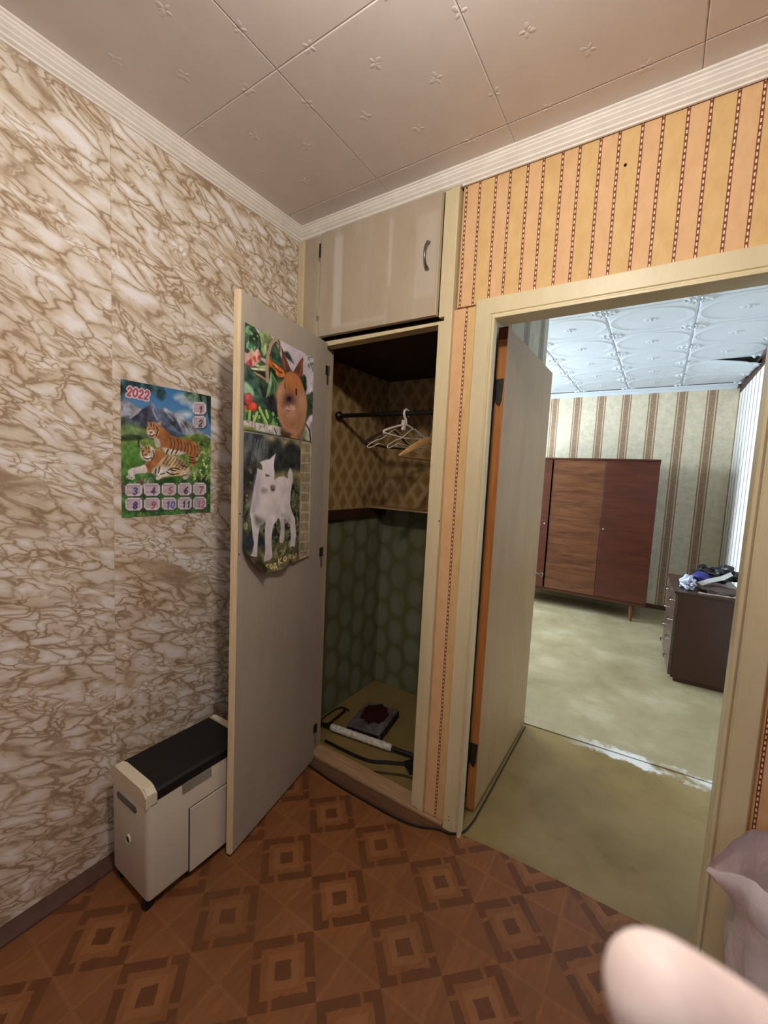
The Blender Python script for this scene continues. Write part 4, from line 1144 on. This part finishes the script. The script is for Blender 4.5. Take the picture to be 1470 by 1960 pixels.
obj('rear_cap', rib(AY1-.02, AY1+.001), M_IVORY2, ap, 35)
bm = bmesh.new()
pts = [(AX0+.004, .360), (AX0+.002, .394), (AX0+.008, .402), (AX1-.008, .402), (AX1+.0005, .394), (AX1+.0012, .366), (AX1-.006, .360)]
prism(bm, pts, lambda p: (p[0], AY0+.0345, p[1]), lambda p: (p[0], AY1-.0205, p[1]))
obj('black_lid', bm, plain('black_lid_plastic', (18, 18, 19), .5, .35, .1, 30), ap)
# name badge on the front
bm = bmesh.new()
pp = []
for k_ in range(9): a = math.pi/2 + math.pi*k_/8; pp.append((AX0+.050+.011*math.cos(a), .322+.011*math.sin(a)))
for k_ in range(9): a = -math.pi/2 + math.pi*k_/8; pp.append((AX1-.068+.011*math.cos(a), .322+.011*math.sin(a)))
prism(bm, pp, lambda p: (p[0], AY0-.0022, p[1]), lambda p: (p[0], AY0+.002, p[1]))
badge = obj('badge', bm, plain('grey_badge', (92, 92, 88), .4, .4, .1, 60), ap)
bm = bmesh.new()
for i_ in range(8): box(bm, (AX0+.058+i_*.0105, AY0-.0026, .319), (AX0+.064+i_*.0105, AY0-.0023, .3255))
obj('badge_lettering', bm, plain('badge_letter', (136, 134, 128), .5), badge)
# round switch
bm = bmesh.new()
rings = []
cx_, cz_ = AX0+.112, .198
for r_, y_ in ((.0165, AY0+.001), (.0165, AY0-.003), (.013, AY0-.004), (.0125, AY0-.001)):
    rings.append([(cx_+r_*.85*math.cos(2*math.pi*k_/20), y_, cz_+r_*math.sin(2*math.pi*k_/20)) for k_ in range(20)])
loft(bm, rings)
sw = obj('switch_ring', bm, M_IVORY2, ap, True)
bm = bmesh.new(); lathe(bm, [(.0115, -.0005), (.010, -.0028), (.004, -.003)], (cx_, AY0, cz_), 'y', 16)
obj('switch', bm, M_BLACK, sw)
# paper tray door and catch on the long side
obj('side_door', BX(((AX1-.002, .765, .030), (AX1+.0035, .985, .262)), bev=.0015), M_IVORY, ap)
obj('side_door_gap', BX(((AX1-.002, .7605, .030), (AX1+.0008, .7645, .262)), ((AX1-.002, .7605, .2625), (AX1+.0008, .985, .2655))), plain('dark_gap', (70, 62, 54), .8), ap)
obj('grip_recess', BX(((AX1-.004, .738, .330), (AX1+.0020, .845, .365)), bev=.001), plain('grey_grip', (142, 138, 124), .5), ap)
for (x_, y_) in ((AX0+.026, AY0+.022), (AX1-.022, AY0+.014), (AX0+.026, AY1-.03), (AX1-.024, AY1-.03)):
    bm = bmesh.new(); tube(bm, [(x_-.011, y_, .0165), (x_+.011, y_, .0165)], .0155, 14); box(bm, (x_-.013, y_-.010, .018), (x_+.013, y_+.012, .034), .002)
    obj('caster', bm, M_BLACK, ap)

# ------------------------------------------------------------------ clothes hangers on the closet rod
RY, RZ = 1.808, 1.719
M_WHITEPL = plain('white_plastic', (226, 220, 206), .4, .4, .05)
M_WIRE = plain('white_coated_wire', (222, 216, 204), .35, .5, .05)
def hook_path(r=.021, neck=.045):
    pts = []
    for k_ in range(12):
        a = math.radians(-35 + k_*(215/11)); pts.append((r*math.cos(a), 0, r*math.sin(a)))
    # last point is on the far side (-r, 0); come down to the neck
    pts += [(-r*.75, 0, -r*.75), (-r*.15, 0, -r*1.35), (0, 0, -r*1.9), (0, 0, -r-neck)]
    return pts
def hanger(label, x, yaw, kind, tilt=0):
    """local x is the width of the hanger; the top of the hook sits on the rod"""
    m = Matrix.Translation((x, RY, RZ - .0115 + .0)) @ Matrix.Rotation(yaw, 4, 'Z') @ Matrix.Rotation(tilt, 4, 'Y')
    t = local_thing('clothes_hanger', label, 'hanger', m, 'hangers on the closet rod')
    top = .0115*2 + .0015
    def part(name, bm, mat, smooth=True):
        o = obj(name, bm, mat, None, smooth); o.parent = t; return o
    if kind == 'plastic':
        hk = [(p[0], p[1], p[2] + .0085) for p in hook_path(.0208, .033)]
        bm = bmesh.new(); tube(bm, hk, [.0062]*len(hk), 10); part('hook', bm, M_WHITEPL)
        z0 = hk[-1][2]
        bm = bmesh.new()
        tube(bm, smooth_path([(-.168, 0, z0-.056), (-.163, 0, z0-.044), (-.09, 0, z0-.020), (-.02, 0, z0-.002), (.02, 0, z0-.002), (.09, 0, z0-.020), (.163, 0, z0-.044), (.168, 0, z0-.056)], 4), .0058, 8)
        tube(bm, [(-.168, 0, z0-.056), (0, 0, z0-.066), (.168, 0, z0-.056)], .0048, 8)
        part('frame', bm, M_WHITEPL)
        bm = bmesh.new(); box(bm, (-.030, -.008, z0-.028), (-.010, .008, z0+.022), .003); part('clip', bm, M_WHITEPL)
    elif kind == 'wire':
        hk = [(p[0], p[1], p[2] + .0115 - .0105 + .0075) for p in hook_path(.0205, .055)]
        bm = bmesh.new(); tube(bm, hk, .0016, 6); part('hook', bm, plain('steel_wire', (190, 188, 186), .3, .5, .05, 40, metal=.9))
        z0 = hk[-1][2]
        bm = bmesh.new()
        for sy in (-1, 1):
            tube(bm, smooth_path([(0, 0, z0), (sy*.03, 0, z0-.010), (sy*.10, 0, z0-.052), (sy*.14, 0, z0-.064), (sy*.185, .004, z0-.086), (sy*.205, .002, z0-.099), (sy*.200, -.003, z0-.106), (sy*.17, -.004, z0-.096), (sy*.13, -.002, z0-.080)], 4), .0023, 6)
        tube(bm, [(-.13, -.002, z0-.080), (0, 0, z0-.084), (.13, -.002, z0-.080)], .0018, 6)
        part('frame', bm, M_WIRE)
    elif kind == 'wood':
        hk = [(p[0], p[1], p[2] + .0115 - .0105 + .0075) for p in hook_path(.0205, .095)]
        bm = bmesh.new(); tube(bm, hk, .0018, 6); part('hook', bm, plain('steel_wire', (0, 0, 0)))
        z0 = hk[-1][2]
        bm = bmesh.new(); rings = []
        for k_ in range(17):
            u = -1 + k_/8.0; x_ = u*.215; zc = z0 - .012 - .085*abs(u)**1.3; hh = .015*(1-abs(u)**3.5*.75) ; yy = .020*abs(u)**2
            rings.append([(x_, yy+.006, zc-hh), (x_, yy-.006, zc-hh), (x_, yy-.007, zc+hh*.5), (x_, yy-.003, zc+hh), (x_, yy+.003, zc+hh), (x_, yy+.007, zc+hh*.5)])
        loft(bm, rings); part('shoulder', bm, mat_wood('hanger_wood', (200, 150, 92), (222, 178, 122), 'x'))
        bm = bmesh.new(); tube(bm, [(-.20, .018, z0-.104), (0, 0, z0-.108), (.20, .018, z0-.104)], .0042, 8); part('trouser_bar', bm, plain('hanger_bar', (150, 110, 66), .5))
    else:
        hk = [(p[0], p[1], p[2] + .0115 - .0105 + .0075) for p in hook_path(.0205, .05)]
        bm = bmesh.new(); tube(bm, hk, .0020, 6); part('hook', bm, plain('steel_wire', (0, 0, 0)))
        z0 = hk[-1][2]
        bm = bmesh.new()
        tube(bm, smooth_path([(-.20, 0, z0-.090), (-.10, 0, z0-.040), (-.015, 0, z0), (.015, 0, z0), (.10, 0, z0-.040), (.20, 0, z0-.090)], 4), .0075, 8, flat=.6)
        tube(bm, [(-.20, 0, z0-.090), (0, 0, z0-.096), (.20, 0, z0-.090)], .005, 8)
        part('frame', bm, plain('brown_plastic', (58, 44, 36), .45, .4, .15))
    return t
H = math.radians
hanger('brown plastic hanger, leftmost on the closet rod', -1.165, H(84), 'brown')
hanger('white wire hanger with looped ends, nearer the rod socket', -1.135, H(84), 'wire')
hanger('thick white plastic hanger with a raised round hook', -1.075, H(84), 'plastic')
hanger('white wire hanger with looped ends beside the wooden hanger', -1.030, H(86), 'wire')
hanger('pale wooden hanger at the right of the closet rod', -.944, H(88), 'wood')

# ------------------------------------------------------------------ things on the closet floor
pc = thing('wrapped_parcel', 'flat parcel of dark maroon cloth in clear grey plastic on the closet floor', 'parcel', (-1.235, 1.885, 0), H(9))
bm = BX(((-.10, -.135, .002), (.10, .135, .046)), bev=.008, seg=3)
bmesh.ops.subdivide_edges(bm, edges=list(bm.edges), cuts=3, use_grid_fill=True)
for v in bm.verts:
    nz_ = mnoise.noise(v.co*22)
    if v.co.z > .02: v.co.z += .006*nz_
    v.co.x += .003*mnoise.noise(v.co*30+Vector((5, 0, 0)))
def par_mat():
    t = NT('parcel_plastic', .3, .5)
    n = t.noise(t.co(), 12, 4, .6)
    t.color(t.ramp(n, [(.3, srgb(58, 50, 54)), (.55, srgb(92, 86, 90)), (.75, srgb(140, 134, 138))])); t.bump(t.noise(t.co(), 40, 3), .4, .006); return t.m
w_ = obj('plastic_wrap', bm, par_mat()); w_.parent = pc
bm = bmesh.new(); bmesh.ops.create_grid(bm, x_segments=16, y_segments=18, size=.5)
for v in list(bm.verts):
    x, y = v.co.x*.19, v.co.y*.235 + .012
    a = math.atan2(y-.02, x); rr = math.hypot(x/.08, (y-.02)/.10)
    v.co = Vector((x*(1+.12*mnoise.noise(Vector((math.cos(a)*2, math.sin(a)*2, 1)))), y, .0535 + .010*(1-min(1, rr)**2) + .006*mnoise.noise(Vector((x*40, y*40, 2)))))
for v in [v for v in bm.verts if math.hypot(v.co.x/.08, (v.co.y-.02)/.10) > 1.02 + .15*mnoise.noise(v.co*30)]: bm.verts.remove(v)
bmesh.ops.solidify(bm, geom=list(bm.faces), thickness=.006)
o = obj('maroon_cloth', bm, plain('maroon_cloth', (52, 18, 16), .8, .1, .35, 60, .3), None, True); o.parent = pc
bm = BX(((.1015, -.128, .003), (.1045, .128, .040)), ((-.095, -.1395, .003), (.095, -.1365, .034)))
o = obj('dark_side', bm, plain('dark_maroon_side', (34, 16, 18), .5)); o.parent = pc

ct = thing('folded_cart_handle', 'black metal handle frame with a white foam sleeve on the closet floor', 'handle', (-1.2, 1.71, 0))
p0, p1 = Vector((-1.382, 1.690, .024)), Vector((-1.022, 1.742, .024))
ax = (p1-p0).normalized()
bm = bmesh.new(); L_ = (p1-p0).length; pts_, rr_ = [], []
for k_ in range(41):
    t_ = k_/40; pts_.append(p0 + ax*L_*t_); rr_.append(.0185*(.78 if k_ in (0, 40) else 1) + .0010*math.sin(k_*1.7) + .0008*mnoise.noise(Vector((k_*.9, 0, 0))))
tube(bm, pts_, rr_, 16)
t = NT('white_foam', .85, .1); n1_ = t.noise(t.co(), 60, 4, .7)
t.color(t.ramp(n1_, [(.32, srgb(176, 168, 154)), (.5, srgb(214, 208, 196)), (.7, srgb(234, 229, 220))])); t.bump(n1_, .5, .004)
obj('foam_sleeve', bm, t.m, ct, True)
M_BAR = plain('black_metal_bar', (22, 21, 22), .4, .45, .15, 40)
bm = bmesh.new(); tube(bm, [p1 - ax*.01, p1 + ax*.20 + Vector((0, .005, -.004))], .0105, 12); obj('tube', bm, M_BAR, ct, True)
bm = bmesh.new(); tube(bm, [p0 + ax*.01, p0 - ax*.035, Vector((-1.448, 1.688, .020))], .010, 12); obj('tube', bm, M_BAR, ct, True)
bm = bmesh.new()
tube(bm, smooth_path([(-1.440, 1.690, .020), (-1.420, 1.72, .016), (-1.428, 1.80, .014), (-1.434, 1.872, .014), (-1.456, 1.893, .014)], 5), .0062, 8)
tube(bm, smooth_path([(-1.450, 1.690, .014), (-1.488, 1.74, .010), (-1.490, 1.85, .010), (-1.470, 1.893, .010), (-1.415, 1.893, .013)], 5), .0036, 8)
obj('end_loop', bm, M_BAR, ct, True)
bm = bmesh.new(); tube(bm, smooth_path([(-1.345, 1.60, .008), (-1.2, 1.600, .009), (-1.07, 1.612, .010), (-.985, 1.660, .011), (-.88, 1.715, .014)], 6), .0075, 8); obj('lower_bar', bm, M_BAR, ct, True)
bm = bmesh.new(); prism(bm, [(-.925, 1.700), (-.865, 1.655), (-.84, 1.69), (-.84, 1.79), (-.87, 1.80)], lambda p: (p[0], p[1], .003), lambda p: (p[0], p[1], .020)); obj('bracket', bm, M_BAR, ct)
bm = bmesh.new(); tube(bm, smooth_path([(-1.02, 1.565, .005), (-.95, 1.600, .006), (-.89, 1.630, .006), (-.80, 1.655, .006)], 5), .0045, 8); obj('strap', bm, plain('olive_strap', (64, 52, 26), .7), ct, True)

# ------------------------------------------------------------------ clear bag standing right of the doorway
bg_ = thing('plastic_bag', 'clear crumpled plastic bag standing by the right door casing', 'bag', (.46, 1.33, 0))
def bag_mat():
    t = NT('clear_plastic_film', .16, .6)
    t.color(srgb(246, 238, 246)); t.b.inputs['Alpha'].default_value = 1.0
    tr = t.n.new('ShaderNodeBsdfTransparent'); tr.inputs[0].default_value = (.93, .90, .93, 1)
    mx = t.n.new('ShaderNodeMixShader'); out = t.n['Material Output']
    nz = t.noise(t.co(), 9, 3, .6)
    t.put(mx.inputs[0], t.ramp(nz, [(.3, .70), (.7, .90)]))
    t.l.new(tr.outputs[0], mx.inputs[1]); t.l.new(t.b.outputs[0], mx.inputs[2]); t.l.new(mx.outputs[0], out.inputs[0])
    t.bump(t.noise(t.vmul(t.co(), (1, 1, .5)), 22, 3, .6, 1.0), .30, .02)
    return t.m
bm = bmesh.new(); rings = []
NS = 56
levels = [(.004, .10), (.02, .145), (.07, .172), (.14, .178), (.22, .186), (.30, .190), (.37, .192), (.425, .200), (.46, .206), (.50, .205), (.53, .195)]
for li, (z_, r_) in enumerate(levels):
    ring = []
    for k_ in range(NS):
        a = 2*math.pi*k_/NS
        rr = r_*(1 + .10*mnoise.noise(Vector((math.cos(a)*2.2, math.sin(a)*2.2, z_*5))) + .05*mnoise.noise(Vector((math.cos(a)*7, math.sin(a)*7, z_*9+3))))
        x_ = .462 + rr*1.12*math.cos(a); y_ = 1.318 + rr*.78*math.sin(a); zz = z_
        # rim flap folded out towards the doorway
        w_l = math.exp(-((a-math.pi*1.02)/.38)**2)
        if z_ > .40: x_ -= w_l*.045*((z_-.40)/.13) ; zz -= w_l*.075*((z_-.40)/.13)
        if z_ > .45: zz += .018*mnoise.noise(Vector((math.cos(a)*4, math.sin(a)*4, 8)))
        y_ = min(y_, 1.472)
        ring.append((x_, y_, zz))
    rings.append(ring)
rv = [[bm.verts.new(p) for p in r0] for r0 in rings]
for A_, B_ in zip(rv[:-1], rv[1:]):
    for i in range(NS): bm.faces.new((A_[i], A_[(i+1) % NS], B_[(i+1) % NS], B_[i]))
bm.faces.new(rv[0][::-1])
obj('film', bm, bag_mat(), bg_, True)
def lump(c, s, seed, flat=.0, sub=3, amp=.35, freq=1.8):
    bm = bmesh.new(); bmesh.ops.create_icosphere(bm, subdivisions=sub, radius=1.0)
    for v in bm.verts:
        n = v.co.normalized(); k_ = 1 + amp*mnoise.noise(n*freq + Vector((seed, seed*.7, 0))) + amp*.5*mnoise.noise(n*freq*2.7 + Vector((0, seed, 2)))
        p = n*k_; z = p.z*s[2] + c[2]
        v.co = Vector((p.x*s[0] + c[0], p.y*s[1] + c[1], max(flat, z)))
    return bm
obj('dark_contents', lump((.47, 1.315, .085), (.11, .085, .075), 3, .008), plain('dark_bag_contents', (44, 44, 46), .6, .3, .4, 18), bg_, True)
obj('pale_contents', lump((.42, 1.29, .185), (.09, .07, .05), 8, .05), plain('pale_bag_contents', (150, 156, 150), .6, .3, .3, 18), bg_, True)

# ------------------------------------------------------------------ wardrobe in the further room
def veneer(name, c1, c2, c3, rough=.28):
    t = NT(name, rough, .5)
    v = t.vmul(t.co(), (1.6, 1.6, 13)); n = t.noise(v, 1.6, 5, .65, .5)
    w = t.noise(t.vmul(t.co(), (4, 4, 70)), 1.0, 3, .6)
    c = t.ramp(n, [(.3, srgb(*c1)), (.52, srgb(*c2)), (.75, srgb(*c3))])
    t.color(t.mix(.22, c, t.ramp(w, [(.35, .2), (.65, .8)]), 'OVERLAY')); return t.m
M_V1 = veneer('striped_wardrobe_veneer', (66, 38, 26), (94, 56, 35), (114, 73, 48))
M_V2 = veneer('red_brown_wardrobe_veneer', (62, 29, 21), (74, 34, 23), (84, 41, 27))
wd = thing('wardrobe', 'red-brown veneered wardrobe on short legs against the far striped wall', 'wardrobe', (-.75, 5.27, 0))
WX0, WX1, WY0, WY1, WZ0, WZ1 = -1.52, -.010, 5.0, 5.56, .185, 1.690
obj('carcass', BX(((WX0, WY0+.004, WZ0), (WX0+.02, WY1, WZ1-.021)), ((WX1-.02, WY0+.004, WZ0), (WX1, WY1, WZ1-.021)), ((WX0+.021, WY1-.01, WZ0), (WX1-.021, WY1, WZ1-.021)), bev=.0015), M_V2, wd)
obj('top', BX(((WX0-.004, WY0-.010, WZ1-.020), (WX1+.004, WY1, WZ1)), bev=.002), M_V2, wd)
obj('bottom_rail', BX(((WX0, WY0-.006, WZ0-.012), (WX1, WY1-.012, WZ0+.022)), bev=.003), M_V2, wd)
for i_, (xa, xb, mm, yo) in enumerate(((WX0+.003, -1.022, M_V2, -.012), (-1.008, -.492, M_V1, 0), (-.489, WX1-.003, M_V2, 0))):
    d_ = obj('door', BX(((xa, WY0-.018+yo, WZ0+.026), (xb, WY0+.002, WZ1-.024)), bev=.0015), mm, wd)
    if i_ == 2:
        bm = bmesh.new(); lathe(bm, [(.011, 0), (.011, -.003), (.004, -.004), (.004, -.016), (.002, -.017)], (xa+.030, WY0-.018, .945), 'y', 12); obj('key', bm, M_CHROME, d_)
    if i_ == 0:
        bm = bmesh.new(); lathe(bm, [(.010, 0), (.009, -.01), (.003, -.012)], (xb-.03, WY0-.030, .945), 'y', 12); obj('key', bm, M_CHROME, d_)
for x_, y_ in ((WX0+.13, WY0+.045), (WX1-.13, WY0+.045), (WX0+.13, WY1-.05), (WX1-.13, WY1-.05)):
    bm = bmesh.new(); tube(bm, [(x_, y_, WZ0-.010), (x_+.008, y_-.012, .001)], [.024, .013], 14); obj('leg', bm, mat_wood('wardrobe_leg_wood', (96, 52, 34), (122, 72, 48)), wd, True)

# ------------------------------------------------------------------ chest of drawers by the bright wall
ch = thing('chest_of_drawers', 'dark brown chest of drawers with its side towards the doorway', 'chest', (.36, 4.03, 0), H(2.4))
M_CH = plain('dark_wenge_laminate', (62, 40, 30), .36, .4, .08, 8)
M_CH2 = plain('dark_drawer_front', (78, 62, 54), .30, .5, .06, 8)
def cpart(name, bm, mat, parent=None, smooth=False):
    o = obj(name, bm, mat, None, smooth); o.parent = parent or ch; return o
cpart('carcass', BX(((-.185, -.355, .03), (.21, -.337, .652)), ((-.185, .337, .03), (.21, .355, .652)), ((.195, -.336, .03), (.21, .336, .652)), ((-.185, -.336, .03), (.195, .336, .05)), bev=.001), M_CH)
cpart('top', BX(((-.215, -.362, .653), (.215, .362, .672)), bev=.0015), M_CH)
cpart('plinth', BX(((-.165, -.345, .0), (.205, .345, .029))), M_CH)
for i_ in range(4):
    z0 = .045 + i_*.151
    d_ = cpart('drawer', BX(((-.205, -.353, z0), (-.186, .353, z0+.146)), bev=.0015), M_CH2)
    for y_ in (-.20, .20):
        bm = bmesh.new(); tube(bm, smooth_path([(-.205, y_-.045, z0+.080), (-.225, y_-.040, z0+.080), (-.228, y_, z0+.080), (-.225, y_+.040, z0+.080), (-.205, y_+.045, z0+.080)], 4), .0042, 8)
        cpart('handle', bm, M_CHROME, d_, True)

# clothes and bags heaped on the chest (top at z = .672)
def cloth(name, label, cat, c, s, seed, mat, sub=4, amp=.35, freq=1.8, flat=.674):
    return tag(obj(name, lump(c, s, seed, flat, sub, amp, freq), mat, None, 60), label, cat, 'heap on the chest of drawers')
def film_mat(name, rgb):
    t = NT(name, .3, .5); n = t.noise(t.co(), 26, 4, .6, .8)
    t.color(t.ramp(n, [(.3, tuple(c*.6 for c in srgb(*rgb))), (.55, srgb(*rgb)), (.7, (.95, .95, .97))])); t.bump(n, .9, .02); return t.m
cloth('folded_garment', 'folded brown grey garment lying flat on the chest top', 'garment', (.44, 3.845, .686), (.125, .13, .022), 4, plain('brown_grey_fabric', (92, 78, 72), .8, .1, .3, 12, .4), amp=.25)
cloth('white_plastic_bag', 'bluish white crumpled plastic bag at the left of the heap', 'bag', (.242, 3.84, .716), (.045, .10, .048), 11, film_mat('bluish_white_film', (196, 202, 226)), amp=.5, freq=2.2)
jk = thing('black_jacket', 'crumpled black and blue jacket with a white stripe on top of the heap', 'jacket', (.40, 4.0, .674))
obj('body', lump((.435, 4.03, .772), (.125, .10, .052), 21, .712, 4, .55, 2.4), plain('black_nylon', (24, 25, 30), .4, .4, .5, 16, .5), jk, 60)
obj('blue_panel', lump((.325, 3.925, .752), (.055, .05, .038), 5, .700, 3, .3), plain('blue_nylon', (52, 52, 122), .5, .3, .3, 16, .4), jk, 60)
bm = bmesh.new(); loft(bm, [[(.300, 3.868, .722), (.330, 3.862, .702), (.335, 3.872, .702), (.305, 3.878, .722)], [(.36, 3.862, .760), (.378, 3.855, .735), (.383, 3.865, .735), (.365, 3.872, .760)], [(.43, 3.868, .790), (.452, 3.862, .766), (.457, 3.872, .766), (.435, 3.878, .790)], [(.485, 3.90, .822), (.50, 3.895, .800), (.505, 3.905, .800), (.49, 3.91, .822)]])
obj('white_stripe', bm, plain('white_nylon', (222, 224, 226), .5, .3, .06), jk)
bm = lump((.335, 4.01, .815), (.030, .03, .030), 9, .70, 3, .5, 2.0); obj('collar', bm, plain('black_nylon', (0, 0, 0)), jk, True)
bm = lump((.485, 4.0, .818), (.040, .05, .040), 14, .70, 3, .4, 2.0); obj('sleeve', bm, plain('black_nylon', (0, 0, 0)), jk, True)
bm = bmesh.new(); tube(bm, smooth_path([(.30, 3.705, .679), (.36, 3.695, .679), (.43, 3.70, .679), (.50, 3.70, .680), (.525, 3.70, .684), (.50, 3.708, .684)], 5), [.004+.003*abs(math.sin(i*.9)) for i in range(26)], 8, flat=.5)
tag(obj('cord', bm, plain('pale_cord', (176, 160, 156), .8, .1), None, True), 'pale cord lying along the near edge of the chest top', 'cord')

# ------------------------------------------------------------------ the photographer's hand in front of the lens
def cw(r_, d_, f_):
    """offsets right / down / forward of the eye point -> world position"""
    p = RC @ np.array([r_, d_, f_]); return Vector((p[0], p[1], p[2] + EYE))
def hand():
    me = bpy.data.meshes.new('person')
    V, E, Rr = [], [], []
    def add(p, rad, prev=None):
        V.append(p); Rr.append(rad); i = len(V)-1
        if prev is not None: E.append((prev, i))
        return i
    # rows: right, down, forward (metres)
    wrist = add(cw(.150, .215, -.010), .027)
    fore = add(cw(.185, .330, -.060), .033, wrist)
    fore2 = add(cw(.215, .430, -.105), .038, fore)
    palm = add(cw(.135, .165, .020), .027, wrist)
    # index finger reaching in front of the lens
    k1 = add(cw(.118, .140, .045), .0125, palm)
    k2 = add(cw(.092, .112, .062), .0100, k1)
    k3 = add(cw(.062, .0900, .067), .0098, k2)
    k4 = add(cw(.0470, .0800, .067), .0096, k3)
    k5 = add(cw(.0375, .0730, .0665), .0084, k4)
    # the other fingers, bent round the lower edge of the camera
    for dx, ln in ((.018, 1.05), (.036, 1.0), (.052, .82)):
        a = add(cw(.135+dx, .148+dx*.25, .040), .0118, palm)
        b = add(cw(.120+dx, .128+dx*.2, .040+.022*ln), .0098, a)
        c = add(cw(.092+dx, .124+dx*.2, .040+.030*ln), .0090, b)
        add(cw(.072+dx, .134+dx*.2, .040+.024*ln), .0074, c)
    a = add(cw(.110, .178, .0), .0140, palm)
    b = add(cw(.078, .160, -.012), .0112, a)
    c = add(cw(.056, .138, -.014), .0104, b)
    add(cw(.046, .122, -.012), .0080, c)
    me.from_pydata([tuple(v) for v in V], E, [])
    o = bpy.data.objects.new('person', me); COL.objects.link(o)
    sk = o.modifiers.new('skin', 'SKIN'); sk.use_smooth_shade = True
    for i, s in enumerate(me.skin_vertices[0].data if me.skin_vertices else []): pass
    bpy.context.view_layer.objects.active = o
    if not me.skin_vertices:
        me.attributes  # the layer is created by the modifier
    bm = bmesh.new(); bm.from_mesh(me); lay = bm.verts.layers.skin.verify()
    bm.verts.ensure_lookup_table()
    for i, v in enumerate(bm.verts):
        v[lay].radius = (Rr[i], Rr[i]); v[lay].use_root = (i == 0)
    bm.to_mesh(me); bm.free()
    ss = o.modifiers.new('sub', 'SUBSURF'); ss.levels = 3; ss.render_levels = 3
    t = NT('skin', .5, .35)
    n = t.noise(t.co(), 260, 4, .6)
    t.color(t.ramp(n, [(.3, srgb(234, 214, 210)), (.7, srgb(244, 228, 224))]))
    t.b.inputs['Subsurface Weight'].default_value = .06; t.b.inputs['Subsurface Radius'].default_value = (.004, .0015, .001)
    t.b.inputs['Subsurface Scale'].default_value = .5
    me.materials.append(t.m)
    tag(o, 'blurred pale fingertip held just in front of the camera lens', 'person')
hand()
